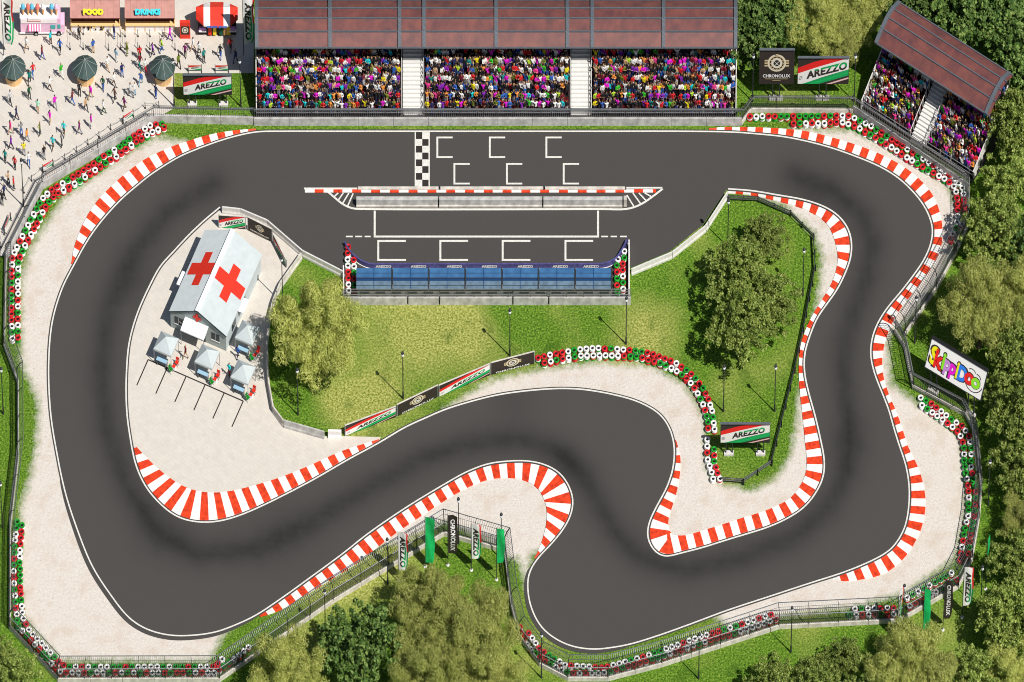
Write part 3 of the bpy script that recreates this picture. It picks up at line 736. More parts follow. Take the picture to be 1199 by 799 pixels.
for (x0, x1), l in zip(((417,513),(514,635),(636,729)), ('western','middle','eastern')):
    mb = MB(); A = W(x0, 239); L = (x1-x0)/10
    mb.box((L/2, 0, .45), (L-.06, .42, .9), 'concrete'); mb.box((L/2, -.24, .12), (L-.06, .10, .24), 'concrete_light')
    tag(mb.build('pit_wall_block', None, W(x0, 240.5)), l+' grey block of the pit wall between track and pit lane', 'barrier', 'pit wall blocks')
mb = MB(); mb.box((0, 0, .45), (.35, .5, .9), 'concrete_light'); tag(mb.build('pit_wall_block', None, W(732, 240)), 'small pale end block of the pit wall', 'barrier', 'pit wall blocks')
for (x0, x1), l in zip(((419,514.5),(515.5,637),(638,733)), ('western','middle','eastern')):
    mb = MB(); L = (x1-x0)/10; mb.box((L/2, 0, .1), (L-.05, .3, .2), 'concrete_light'); mb.box((L-.02, 0, .13), (.10, .34, .25), 'black')
    tag(mb.build('low_concrete_kerb', None, W(x0, 221.8)), l+' low concrete strip above the painted pit wall kerb', 'barrier', 'low strips along the pit wall')

def guard_rail(a, b, label, m='steel', h=.75, pale_rail=False):
    A, B = W(*a), W(*b); d = B-A; L = d.length; rz = math.atan2(d.y, d.x); r = thing('guard_rail', label, 'guard rail', A, rz, 'guard rails around the infield')
    for z in (.38, .66):
        q = MB(); q.box((L/2, 0, z), (L, .06, .09), 'galv' if pale_rail else 'steel'); q.box((L/2, .03, z-.07), (L, .03, .05), 'steel_dark'); q.box((L/2, .03, z+.07), (L, .03, .05), 'steel_dark'); q.build('rail', r)  # the flag picks the paler metal for both rails
    n = max(1, round(L/2))
    for i in range(n+1): q = MB(); q.box((L*i/n, .1, .36), (.12, .12, .72), 'black'); q.build('post', r)
G = [(853,236),(887,237.5),(925,254),(952,281),(954,317),(940,390),(930,437),(914,500),(903,545),(870,567),(844,565)]
GL = ['short level guard rail at the pit exit corner','guard rail above the tree, slanting along the sand','guard rail descending to the sharp eastern bend','dark upright guard rail at the eastern bend','long dark guard rail beside the shrubs','guard rail beside the two infield lamps, upper piece','guard rail beside the two infield lamps, lower piece','guard rail just right of the infield billboard','pale slanting guard rail below the infield billboard','pale short guard rail meeting the infield tyres']
for i in range(len(G)-1): guard_rail(G[i], G[i+1], GL[i], pale_rail=i > 7)

# ------------------------------------------------------------------ tyres
def tyre_mb(mb, m, z=0, c=(0, 0)):
    mb.lathe([(.165, .0), (.31, 0), (.35, .04), (.35, .11), (.32, .145), (.23, .15), (.175, .125), (.165, .0)], m, 14, (c[0], c[1], z))
TM = {}
for cn in ('red', 'green', 'white'):
    q = MB(); tyre_mb(q, 'tyre_'+cn); q.lathe([(.001, .05), (.168, .05)], 'rubber_hole', 10); me = q.mesh('tyre'); me.polygons.foreach_set('use_smooth', [True]*len(me.polygons)); TM[cn] = me
def along(pts, step=7.25, off=0.0):
    P = WL([(x, y+4.1) for x, y in pts]); return resample(P, step/10)
TR = {  # name: (rows [(row phrase, pts)], individual?, start end phrase)
 'plaza fence': ([('fence-side', [(190,144.5),(177,146),(165,153.5),(152,162),(141,171),(122,182),(104,195),(85,207),(60,222),(50,232),(39,251),(25,279),(14.5,300),(13.5,320),(13.5,374),(14.5,396)]),
   ('track-side', [(192,148.5),(180,153.5),(160,165),(135,184),(116,195.5),(92.5,212),(67.5,226),(56,237),(44,260),(30.5,285),(21.5,304),(21,335),(21,395)])], True),
 'small grandstand': ([('fence-side', [(878,136),(886,136),(993,135),(1007,140.6),(1019,147),(1044,163),(1068,178),(1095,194),(1116,207),(1127,220),(1129,237),(1130,248),(1126,262)]),
   ('track-side', [(929,144),(966,144),(983,142),(1001,147),(1013,154),(1031,164),(1052,178),(1078,194),(1106,209),(1119,220),(1121,238),(1121,259),(1117,270),(1113,280)])], True),
 'infield curve': ([('grass-side', [(630,418.5),(644,415),(673,409.5),(695,407),(717.7,408),(738.7,409.5),(761,413),(790,424),(803,432),(814,442),(823,454),(830,468),(834,482),(836.5,502)]),
   ('sand-side', [(637.6,424.5),(651,421),(681,416),(710.6,415.7),(747,417),(775.5,425.7),(789,432),(802,440.7),(812,452),(819,464),(825,478),(829,493),(829,501)]),
   ('lower grass-side', [(836,525.6),(836,540),(840,553),(843,560)]), ('lower sand-side', [(828,514),(828,530),(829,540),(833,552.5),(835,560)])], True),
 'west end of the pit': ([('outer', [(407.5,288.6),(407,301),(408,323.5),(408.6,340)]), ('inner', [(414,304),(415,326),(415.5,341)])], True),
 'east end of the pit': ([('outer', [(731,294),(731,301.4),(729,308),(729,321.5),(729.6,338)]), ('inner', [(723.5,303),(722,312),(722.6,326),(722.6,341)])], True),
 'south-east flags': ([('fence-side', [(995,719),(1046,719)]), ('fence-side slope', [(1065,709),(1075,704.5),(1092,694.5),(1120,678)]),
   ('track-side', [(1001,712),(1046,711)]), ('track-side slope', [(1062,699),(1091,683),(1114,670)])], True),
 'east': ([('', [(1077.7,465),(1090.5,472),(1113,490),(1126,498),(1134.5,510),(1137,525),(1137,545),(1142,575),(1141.5,598),(1137,620),(1133,655)]), ('', [(1079.5,474),(1092,483),(1111,496),(1123,506),(1128.4,520),(1129,540),(1134,575),(1134,600),(1130,618),(1124,654)])], False),
 'south-west': ([('', [(20,610.5),(17,640),(16,670),(18.5,710),(21,732),(46,759.5),(63,779),(72,787),(199,787),(252,787),(262,779),(277,769),(291,757)]), ('', [(26,614.5),(23,650),(24,690),(27,723),(34,737),(54,758),(70,775),(78,780),(195,780),(252,780),(260,771)])], False),
 'south': ([('', [(609,734),(611,744),(616,752),(625,763),(640,775),(660,785),(675,788),(702,787.6),(713,786),(741,778),(775,767.6),(815,754),(853,743),(895,729.6),(908,724)]), ('', [(619,740.6),(632.5,760),(648,770),(662,778),(706,781),(755,767.6),(791,755),(826,743),(869,730),(902.6,719)])], False),
}
stuff = MB(); count = 0; first = None
for run, (rows, indiv) in TR.items():
    used = set()
    for phrase, pts in rows:
        P = along(pts); 
        for i, p in enumerate(P):
            p = p+Vector((random.uniform(-.02, .02), random.uniform(-.02, .02), 0)); cs = random.choices(('red', 'green', 'white'), (34, 24, 42), k=3)
            if not indiv or count >= 300:
                for j, c in enumerate(cs): tyre_mb(stuff, 'tyre_'+c, j*.152, (p.x, p.y)); 
                stuff.lathe([(.001, .36), (.165, .36)], 'rubber_hole', 6, (p.x, p.y, 0)); continue
            count += 1; end = {'plaza fence': 'from the billboard lawn', 'small grandstand': 'from the long grandstand', 'infield curve': 'from the hoardings', 'south-east flags': 'from the west'}.get(run, 'from the top')
            lab = f"{cs[2]} topped tyre stack, {ORD(i+1)} {end} in {phrase} row, {run}"
            if phrase == 'lower grass-side': lab = f"{cs[2]} topped tyre stack below infield billboard gap, {ORD(i+1)} in grass-side row"
            if phrase == 'lower sand-side': lab = f"{cs[2]} topped tyre stack below the infield billboard gap, {ORD(i+1)} in sand-side row"
            r = thing('tyre_stack', lab, 'tyre stack', (p.x, p.y, .012), random.uniform(0, 6), 'painted tyre stacks lining the track')
            for j, c in enumerate(cs):
                o = link('tyre', TM[c], r, (0, 0, j*.152)); 
tag(stuff.build('tyre_barrier', smooth=True), 'painted tyre stacks along the eastern and southern catch fences', 'tyres', kind='stuff')
print('individual stacks', count)

# ------------------------------------------------------------------ people
def person_mesh(pose, sub=1, poly=False):
    arms, legs, seat = pose
    J = {'pel': (0, 0, .93, .13, .10), 'waist': (0, 0, 1.08, .125, .095), 'chest': (0, .0, 1.30, .155, .11), 'neck': (0, .0, 1.47, .055, .055), 'head0': (0, .02, 1.56, .075, .085), 'head1': (0, .02, 1.67, .085, .095), 'head2': (0, .01, 1.75, .05, .055)}
    E = [('pel', 'waist'), ('waist', 'chest'), ('chest', 'neck'), ('neck', 'head0'), ('head0', 'head1'), ('head1', 'head2')]
    for s, sg in (('l', 1), ('r', -1)):
        f = legs*sg; J['hip'+s] = (sg*.09, 0, .86, .095, .10); J['knee'+s] = (sg*.10, -.30*f*.5-(.0), .48, .06, .065); J['ank'+s] = (sg*.10, -.30*f+(.06 if f < 0 else 0), .09, .04, .045); J['toe'+s] = (sg*.11, -.30*f-.16, .04, .04, .03)
        E += [('pel', 'hip'+s), ('hip'+s, 'knee'+s), ('knee'+s, 'ank'+s), ('ank'+s, 'toe'+s)]
        J['sh'+s] = (sg*.19, 0, 1.41, .06, .06)
        if arms[0 if sg > 0 else 1] == 'up': J['el'+s] = (sg*.30, -.10, 1.60, .045, .045); J['ha'+s] = (sg*.24, -.14, 1.86, .035, .03)
        elif arms[0 if sg > 0 else 1] == 'clap': J['el'+s] = (sg*.27, -.12, 1.20, .045, .045); J['ha'+s] = (sg*.06, -.34, 1.33, .035, .03)
        else: a = -sg*legs; J['el'+s] = (sg*.25, -.12*a, 1.14, .045, .045); J['ha'+s] = (sg*.26, -.30*a-.04, .92, .035, .03)
        E += [('chest', 'sh'+s), ('sh'+s, 'el'+s), ('el'+s, 'ha'+s)]
    names = list(J); ix = {n: i for i, n in enumerate(names)}
    me = bpy.data.meshes.new('p'); me.from_pydata([J[n][:3] for n in names], [(ix[a], ix[b]) for a, b in E], [])
    o = bpy.data.objects.new('p', me); COL.objects.link(o); md = o.modifiers.new('s', 'SKIN'); md.use_smooth_shade = True
    for i, n in enumerate(names): me.skin_vertices[0].data[i].radius = J[n][3:5]; me.skin_vertices[0].data[i].use_root = (n == 'pel')
    if sub: mm = o.modifiers.new('u', 'SUBSURF'); mm.levels = sub; mm.render_levels = sub
    bpy.context.view_layer.update(); r = bpy.data.meshes.new_from_object(o.evaluated_get(bpy.context.evaluated_depsgraph_get())); r.name = 'person'
    bpy.data.objects.remove(o)
    hands = [Vector(J['ha'+s][:3]) for s in 'lr']; els = [Vector(J['el'+s][:3]) for s in 'lr']
    mi = []
    for p in r.polygons:
        c = p.center
        if c.z > 1.50 and abs(c.x) < .16: k = 3 if (c.z > 1.68 or c.y > .05) else 2
        elif min((c-h).length for h in hands) < .13: k = 2
        elif c.z < .12: k = 4
        elif c.z < .95 and abs(c.x) < .20: k = 1
        else: k = 0
        mi.append(k)
    for m in ('cloth_white', 'cloth_black', 'skin', 'hair_brown', 'shoe'): r.materials.append(M(m))
    r.polygons.foreach_set('material_index', mi); return r
POSES = [((('dn', 'dn')), .8, 0), ((('dn', 'dn')), -.9, 0), ((('dn', 'dn')), .15, 0), ((('clap', 'dn')), .3, 0)]
SPOSE = [((('up', 'up')), .1, 0), ((('clap', 'clap')), .05, 0), ((('dn', 'up')), .1, 0), ((('dn', 'dn')), .05, 0)]
PM = [person_mesh(p) for p in POSES]; SM = [person_mesh(p, 1) for p in SPOSE]; SL = [person_mesh(p, 0) for p in SPOSE]
def person(loc, rz, top, bot, label, meshes, group, cat='person', hair=None, sc=1.0):
    me = random.choice(meshes); o = link('person', me, None, loc, rz); o.scale = (sc, sc, sc*random.uniform(.96, 1.04))
    for k, m in ((0, M('cloth_'+top)), (1, M('cloth_'+bot)), (3, hair or random.choices(HAIR, (5, 3, 2))[0])):
        s = o.material_slots[k]; s.link = 'OBJECT'; s.material = m
    return tag(o, label, cat, group)
PPL = [(125,245,'white','tan'),(198,285,'dark red','blue'),(238,215,'cyan','brown'),(282,255,'blue','black'),(370,190,'black','black'),(437,255,'blue','tan'),(535,185,'navy','blue'),(505,335,'white','tan'),(545,295,'light blue','white'),(572,365,'navy','blue'),
 (595,265,'olive','olive'),(655,327,'dark red','teal'),(655,285,'red','black'),(715,270,'purple','black'),(757,250,'lime','blue'),(797,195,'magenta','purple'),(838,325,'olive','black'),(868,275,'plum','black'),(933,265,'white','black'),(955,300,'teal','black'),(1033,280,'black','blue'),
 (1080,245,'red','black'),(1103,300,'navy','navy'),(155,365,'red','blue'),(288,370,'green','white'),(138,400,'teal','black'),(235,430,'white','brown'),(138,470,'dark green','black'),(373,455,'black','black'),(425,470,'magenta','tan'),(340,495,'dark red','blue'),(483,430,'dark green','blue'),
 (535,410,'white','brown'),(538,480,'brown','black'),(403,525,'tan','black'),(486,540,'white','dark green'),(583,520,'plum','brown'),(632,455,'white','light blue'),(660,405,'blue','light blue'),(730,465,'navy','blue'),(683,345,'white','red'),(50,495,'light grey','black'),(78,570,'navy','black'),
 (178,535,'mint','tan'),(258,515,'magenta','grey'),(235,585,'magenta','tan'),(50,635,'pink','tan'),(188,640,'olive','black'),(300,640,'cyan','brown'),(373,635,'plum','grey'),(428,605,'magenta','white'),(127,670,'orange','grey'),(53,705,'purple','black'),(113,735,'yellow','grey'),(248,705,'cyan','brown'),
 (290,695,'grey','black'),(207,752,'black','grey'),(25,768,'teal','black'),(135,785,'white','blue'),(70,800,'red','black'),(65,895,'red','black'),(10,965,'black','black'),(40,870,'tan','black'),(612,460,'light grey','grey'),(905,245,'white','tan'),(20,930,'navy','black'),(100,160*4,'grey','blue')]
LM = {'ice cream van': (48,42), 'food stall': (112,40), 'drinks stall': (173,40), 'striped kiosk': (254,46), 'western parasol booth': (16,100), 'middle parasol booth': (100,101), 'eastern parasol booth': (191,100), 'plaza corner lamp': (28,242), 'chain posts': (120,168), 'raised green flag': (70,210)}
LM.pop('raised green flag')
DIRS = ['east', 'north-east', 'north', 'north-west', 'west', 'south-west', 'south', 'south-east']
seen = {}
for x, y, t, b in PPL:
    x /= 4; y = y/4-1; nm, (lx, ly) = min(LM.items(), key=lambda kv: (kv[1][0]-x)**2+(kv[1][1]-y)**2)
    dist = math.hypot(x-lx, y-ly)/10; dr = DIRS[int(round(math.atan2(ly-y, x-lx)/(PI/4))) % 8]
    lab = f"person in {t} top and {b} legwear, {dist:.1f} m {dr} of {nm}"
    person(W(x, y, .02), random.uniform(0, 6.28), t, b, lab, PM, 'people strolling on the plaza', sc=1.04)
for x, y, t, b, lab in ((217.5,420.5,'dark red','tan','person in dark red top standing between two white gazebos'),(278.5,420,'blue','black','person in blue top walking beside the north-east gazebo'),(268.5,441,'cyan','dark red','person in cyan top standing beside the south-east gazebo'),
   (209,383,'green','white','person in green top at the medical tent entrance'),(214,388,'light grey','green','person in light grey top outside the medical tent entrance')):
    person(W(x, y, .02), random.uniform(0, 6), t, b, lab, PM, 'people at the medical yard')

# ------------------------------------------------------------------ grandstands
ROWS, RD, RR, Z0 = 10, .64, .40, .22
stuffP = {'v': [], 'f': [], 'm': [], 'n': 0}
TOPS = ['white']*11+['black']*13+['magenta']*4+['purple']*3+['red']*4+['dark red']*3+['yellow']*2+['cyan']*2+['blue']*3+['navy']*2+['green']*2+['olive']*2+['orange']*2+['teal', 'pink', 'light grey', 'tan', 'lime']
BOTS = ['black', 'navy', 'black', 'grey', 'brown', 'blue', 'light grey']
CM = [M('cloth_'+k) for k in CLOTH]; CMI = {('cloth_'+k): i for i, k in enumerate(CLOTH)}; CM += [M('skin'), M('shoe')]+HAIR; NS = len(CLOTH)
SLA = []
for me in SL:
    SLA.append((np.array([v.co[:] for v in me.vertices]), [tuple(p.vertices) for p in me.polygons], [p.material_index for p in me.polygons]))
def crowd_add(loc, rz, top, bot):
    V, Fs, mi = random.choice(SLA); ca, sa = math.cos(rz), math.sin(rz); s = random.uniform(.94, 1.06)
    X = V*s; R = np.stack([X[:, 0]*ca-X[:, 1]*sa+loc[0], X[:, 0]*sa+X[:, 1]*ca+loc[1], X[:, 2]+loc[2]], 1)
    b = stuffP['n']; stuffP['v'].append(R); stuffP['n'] += len(R); stuffP['f'] += [tuple(b+i for i in f) for f in Fs]
    mp = {0: CMI['cloth_'+top], 1: CMI['cloth_'+bot], 2: NS, 4: NS+1, 3: NS+2+random.choice((0, 0, 1, 2))}
    stuffP['m'] += [mp[k] for k in mi]
NP = [0]
def grandstand(origin, rot, L, blocks, aisles, posts, label, which, roof=(0, None), bnames=None, indiv=None):
    O = W(*origin); r = thing('grandstand', label, 'grandstand', O, rot)
    t = MB()
    t.box((L/2, -.08, Z0/2), (L, .16, Z0), 'steel')
    for i in range(ROWS+1):
        y0 = .2+i*RD; z = Z0+i*RR; t.box((L/2, y0+RD/2, z/2), (L, RD, z), 'stand_dark')
    D = .2+(ROWS+1)*RD
    t.build('tier', r)
    for x0, x1 in blocks:
        s = MB()
        for i in range(ROWS+1): s.box(((x0+x1)/2, .2+i*RD+.52, Z0+i*RR+.22), (x1-x0-.1, .28, .06), 'seat_red'); s.box(((x0+x1)/2, .2+i*RD+.65, Z0+i*RR+.36), (x1-x0-.1, .05, .34), 'seat_red')
        s.build('seat_row', r)
    for x0, x1 in aisles:
        s = MB(); n = 2*(ROWS+1)
        for i in range(n):
            z = Z0+(i+1)*RR/2+.01; y0 = .1+i*RD/2; s.box(((x0+x1)/2, y0+RD/4, z/2+.03), (x1-x0-.35, RD/2, z), 'stair')
        s.build('stair', r)
        for x in (x0+.06, x1-.06):
            q = MB(); q.bar((x, .1, Z0+1.0), (x, .1+D-.5, Z0+1.0+(D-.5)*RR/RD), .06, .06, 'concrete_pale')
            for i in range(0, ROWS+1, 1): q.bar((x, .2+i*RD, Z0+i*RR), (x, .2+i*RD, Z0+i*RR+1.05), .06, .06, 'concrete_pale')
            q.build('handrail', r)
    for x in (.05, L-.05):
        q = MB(); q.add([(x, 0, 0), (x, D, 0), (x, D, Z0+(ROWS+1)*RR+.9), (x, 0, Z0+.9)], [(0, 1, 2, 3)], 'concrete_pale'); q.bar((x, 0, Z0+1), (x, D, Z0+(ROWS+1)*RR+1), .1, .1, 'concrete_pale'); q.build('side_wall', r)
    b = MB(); b.box((L/2, D+.1, 3.2), (L, .2, 6.4), 'stand_dark'); b.build('back_wall', r)
    # roof
    rx0, rx1 = roof; rx1 = rx1 or L
    pr = [(2.60, 6.15), (3.85, 6.86), (5.0, 7.28), (6.15, 7.30), (7.6, 6.75)]
    rf = MB()
    for i in range(4):
        (ya, za), (yb, zb) = pr[i], pr[i+1]
        vs = [(rx0, ya, za), (rx1, ya, za), (rx1, yb, zb), (rx0, yb, zb)]; rf.add(vs+[(x, y, z-.12) for x, y, z in vs], [(0, 1, 2, 3), (7, 6, 5, 4), (0, 4, 5, 1), (1, 5, 6, 2), (2, 6, 7, 3), (3, 7, 4, 0)], 'roof_rust')
        n = int((rx1-rx0)/.45)
    rf.build('roof', r)
    for i in range(5):
        q = MB(); y, z = pr[i]; q.box(((rx0+rx1)/2, y, z+.04), (rx1-rx0+.1, .12, .14), 'beam_grey'); q.build('roof_beam', r)
    for x in posts:
        q = MB()
        for i in range(4): q.bar((x, pr[i][0]-.04, pr[i][1]+.1), (x, pr[i+1][0]+.04, pr[i+1][1]+.1), .42, .16, 'beam_grey')
        q.build('roof_rafter', r)
        q = MB(); q.bar((x, D-.2, Z0+ROWS*RR), (x, D-.2, 6.8), .2, .2, 'steel_dark'); q.bar((x, D-.2, 5.3), (x, 2.9, 6.2), .14, .14, 'steel_dark'); q.build('column', r)
    q = MB(); q.bar((0, .05, Z0+1.0), (L, .05, Z0+1.0), .05, .05, 'galv'); q.bar((0, .05, Z0+.55), (L, .05, Z0+.55), .04, .04, 'galv')
    n = int(L/2.1)
    for i in range(n+1): q.bar((L*i/n, .05, Z0-.02), (L*i/n, .05, Z0+1), .05, .05, 'steel_dark')
    q.build('front_railing', r)
    # spectators
    ca, sa = math.cos(rot), math.sin(rot)
    for bi, (x0, x1) in enumerate(blocks):
        n = int((x1-x0-.2)/.43)
        for i in range(ROWS+1):
            for j in range(n):
                if random.random() < .03: continue
                x = x0+.3+j*(x1-x0-.6)/(n-1)+random.uniform(-.07, .07); y = .2+i*RD+.26+random.uniform(-.16, .14); z = Z0+i*RR
                lx, ly = x*ca-y*sa+O.x, x*sa+y*ca+O.y; rz = rot+random.uniform(-.5, .5); top, bot = random.choice(TOPS), random.choice(BOTS)
                if i < indiv[bi] and NP[0] < 236:
                    NP[0] += 1
                    lab = f"spectator in {top} top, {ORD(j+1)} from west, {('front','second')[i]} row, {bnames[bi]} block, {which}"
                    person((lx, ly, z), rz, top, bot, lab, SM, 'spectators in the grandstands', 'spectator')
                else: crowd_add((lx, ly, z), rz, top, bot)
    return r
grandstand((300,139.5), 0, 56.2, [(.15,16.9),(19.8,36.6),(39.4,56.05)], [(17.0,19.7),(36.7,39.3)], [.2,8.75,16.85,19.7,28.1,36.4,39.3,47.6,56.0],
    'long dark red roofed grandstand packed with spectators beside the start line', 'long grandstand', bnames=['west', 'middle', 'east'], indiv=[2, 2, 2])
grandstand((1008,129), math.atan2(-305, 475), 15.6, [(.15,6.6),(9.1,15.45)], [(6.7,9.0)], [.2,15.4], 'small slanted dark red roofed grandstand among trees at the first corner', 'small grandstand', roof=(.1,15.9), bnames=['upper', 'lower'], indiv=[1, 1])
me = bpy.data.meshes.new('crowd'); me.from_pydata(np.concatenate(stuffP['v']).tolist(), [], stuffP['f'])
for m in CM: me.materials.append(m)
me.polygons.foreach_set('material_index', stuffP['m']); me.update()
tag(link('crowd', me), 'dense crowd of colourfully dressed spectators in the upper grandstand rows', 'crowd', kind='stuff')
print('individual spectators', NP[0])

# ------------------------------------------------------------------ pit building
r = thing('pit_building', 'long low pit shelter with blue panel roof south of the pit boxes', 'pit building', W(417,353))
q = MB(); q.box((15, 1.15, .85), (29.8, 2.2, 1.6), 'concrete'); 
for i in range(16): q.box((1.0+i*1.87, .035, 1.15), (1.1, .06, .22), 'black')
q.build('wall', r)
cols = [('pit_blue', .0), ('pit_blue', .25), ('pit_blue_dark', .47), ('pit_blue_grey', .58), ('pit_blue_grey', .82)]
for k in range(7):
    q = MB(); x0 = k*4.28+.05; x1 = x0+4.1
    yz = lambda t: (2.15-t*2.3, 1.95-t*.30)
    edges = [0, .24, .46, .58, .80, 1.0]
    for e in range(5):
        (ya, za), (yb, zb) = yz(edges[e]+.012), yz(edges[e+1]-.012); dz = .05 if e == 2 else 0
        q.add([(x0, yb, zb-dz), (x1, yb, zb-dz), (x1, ya, za-dz), (x0, ya, za-dz)], [(0, 1, 2, 3)], cols[e][0])
    q.bar((x0, 1.1, 1.83), (x1, 1.1, 1.83), .03, .02, 'steel_dark')
    (ya, za), (yb, zb) = yz(0), yz(1)
    q.add([(x0, yb, zb-.06), (x1, yb, zb-.06), (x1, ya, za-.06), (x0, ya, za-.06)], [(0, 1, 2, 3)], 'steel_dark')
    q.bar(((x0+x1)/2, ya, za+.01), ((x0+x1)/2, yb, zb+.01), .06, .03, 'pit_blue_dark')
    q.build('roof', r)
    b = MB(); b.bar((x1+.07, ya, za+.02), (x1+.07, yb, zb+.02), .14, .08, 'steel_dark'); b.build('roof_beam', r)
def banner_wall(pts, label, h=.55, texts=()):
    P = resample(catmull(WL(pts), .3), .3); A = [Vector((p.x, p.y, .02)) for p in P]; B = [Vector((p.x, p.y, h)) for p in P]; mb = MB(); mb.strip(A, B, 'banner_blue')
    N = normals(P); C = [b+n*.16 for b, n in zip(B, N)]; mb.strip(B, C, 'banner_blue'); mb.strip(C, [Vector((c.x, c.y, .02)) for c in C], 'banner_blue')
    ribbon(mb, [p-n*.06 for p, n in zip(P, N)], -.04, .04, .05, 'kerb_white')
    return mb
def pit_banner(pts, label, texts):
    mb = banner_wall(pts, label)
    for (x, y, rz) in texts:
        a = Art(3, 3); a.text('AREZZO', (0, 0), .36, 'poster_white', 0, .05)
        p = W(x, y); ca, sa = math.cos(rz), math.sin(rz)
        a.emit(mb, lambda u, v, l: (p.x+u*ca-(v*.9)*sa*0-.0, p.y+u*sa-.03-l, .30+v*.9))
    tag(mb.build('pit_banner_wall'), label, 'banner wall', 'blue banner walls in front of the pit shelter')
pit_banner([(444,314.6),(550,314.6),(700,314.6)], 'long straight blue banner wall along the pit boxes', [(x, 314.6, 0) for x in (449,490,532,573,615,656,692)])
pit_banner([(403,288),(407,296),(415,305),(426,312),(436,314.8),(444,314.6)], 'curved blue banner wall around the western pit tyres', [])
pit_banner([(700,314.6),(711,313),(722,307),(729,297),(735,285)], 'curved blue banner wall around the eastern pit tyres', [])
for x, y0, y1, l in ((402.3,318,353,'white side wall west of the pit tyres'),(736.5,288,353,'white side wall east of the pit tyres')):
    mb = MB(); p = W(x, (y0+y1)/2); mb.box((0, 0, .4), (.14, (y1-y0)/10, .8), 'kerb_white'); tag(mb.build('side_wall', None, p), l, 'low wall')
for (x0, x1), l in zip(((402,477),(478,514),(515,600),(601,642),(643,739)), ('westernmost','second from the west','middle','second from the east','easternmost')):
    r = thing('pit_back_wall', l+' concrete block with mesh fence behind the pit shelter', 'wall', W(x0, 356), 0, 'concrete blocks behind the pit shelter'); L = (x1-x0)/10
    q = MB(); q.box((L/2, 0, .45), (L-.05, .3, .9), 'concrete'); q.build('wall', r)
    q = MB()
    for z in (1.2, 1.55, 1.9): q.bar((0, 0, z), (L, 0, z), .04, .04, 'galv')
    q.build('rail', r)
    for i in range(int(L/2)+1): q = MB(); q.bar((min(L, i*2+.05), 0, .9), (min(L, i*2+.05), 0, 1.9), .05, .05, 'steel'); q.build('post', r)
    q = MB(); q.add([(0, .02, .9), (L, .02, .9), (L, .02, 1.9), (0, .02, 1.9)], [(0, 1, 2, 3)], 'netting'); q.build('netting', r)

# ------------------------------------------------------------------ billboards and hoardings
def billboard(x0, x1, ytop, ybot, ybase, kind, label, name='billboard'):
    w = (x1-x0)/10; h = (ybot-ytop)/9; zb = (ybase-ybot)/9; r = thing(name, label, 'billboard', W((x0+x1)/2, ybase))
    q = MB(); q.box((0, .12, zb+h/2), (w, .16, h), 'steel_dark'); q.build('panel', r)
    a = {'A': art_arezzo, 'C': art_chrono}[kind](w-.1, h-.12); q = MB(); a.emit(q, lambda u, v, l: (u, .035-l, zb+.05+v)); q.build('poster', r)
    q = MB(); q.box((0, -.02, zb+h+.06), (w+.04, .22, .10), 'beam_grey'); q.build('frame', r)
    offs = (-w*.38, -w*.25, w*.25, w*.38) if kind == 'A' and zb < 1.6 and w > 5.6 else (-.4, .4)
    for x in offs: q = MB(); q.bar((x, .12, 0), (x, .12, zb), .12, .12, 'steel_dark'); q.bar((x, .5, .0), (x, .14, zb), .07, .07, 'steel_dark'); q.build('leg', r)
    q = MB()
    for x in ((-.42, .42) if len(offs) == 2 else (-w*.32, w*.32)): q.box((x, .1, .12), (.75 if len(offs) == 2 else 1.1, .5, .24), 'concrete_pale')
    q.build('foot', r)
billboard(215,272,89,112,124,'A','striped red, white and green billboard on the small lawn beside the plaza')
billboard(888,929,60,99.5,117,'C','square dark billboard with round gold emblem above the eastern fence')
billboard(933,993,69,99.5,117,'A','striped red, white and green billboard right of the square dark one')
billboard(843,901,496,519,533,'A','striped red, white and green billboard inside the infield lawn')
# slanted toy-coloured billboard
A0, B0 = W(1081,453), W(1147,493); d = B0-A0; L = d.length; rz = math.atan2(d.y, d.x)
r = thing('billboard', 'large white slanted billboard with multicoloured bubble lettering by the eastern trees', 'billboard', A0, rz)
def lean(mb):
    mb.v = [(x, y+.42*(z-2.5), 2.5+(z-2.5)*.70) for x, y, z in mb.v]; return mb
q = MB(); q.box((L/2, .12, 4.3), (L, .16, 3.6), 'steel_dark'); lean(q).build('panel', r)
q = MB(); a = art_skip(L-.2, 3.4); a.emit(q, lambda u, v, l: (L/2+u, .035-l, 2.62+v)); lean(q).build('poster', r)
q = MB(); q.box((L/2, .05, 6.15), (L, .30, .1), 'black'); lean(q).build('frame', r)
for x in (.9, 1.7, L-1.7, L-.9): q = MB(); q.bar((x, .12, 0), (x, .12, 2.6), .12, .12, 'steel_dark'); q.build('leg', r)
for x in (1.3, L-1.3): q = MB(); q.box((x, .1, .12), (1.3, .5, .24), 'concrete_pale'); q.build('foot', r)

def hoarding(a, b, h, kind, label):
    A, B = W(*a), W(*b); d = B-A; L = d.length; rz = math.atan2(d.y, d.x); r = thing('advertising_hoarding', label, 'hoarding', A, rz)
    q = MB(); q.box((L/2, .05, h/2), (L-.06, .08, h), 'poster_dark'); q.build('panel', r)
    q = MB(); ar = art_arezzo(L-.16, h-.1) if kind == 'A' else art_chrono(L-.16, h-.1, L > 2*h); ar.emit(q, lambda u, v, l: (L/2+u, .005-l, .05+v)); q.build('poster', r)
    q = MB(); q.box((L/2, .05, h+.02), (L, .12, .06), 'concrete_light'); q.box((.03, .05, h/2), (.07, .13, h), 'galv'); q.box((L-.03, .05, h/2), (.07, .13, h), 'galv'); q.build('frame', r)
hoarding((404,511),(464,488.5),1.35,'A','striped hoarding next to the separate white block, leftmost of the infield hoardings')
hoarding((465,488),(513,465),1.5,'C','dark emblem hoarding between two striped infield hoardings')
hoarding((514,465),(574,439.5),1.45,'A','striped infield hoarding between the two dark emblem hoardings')
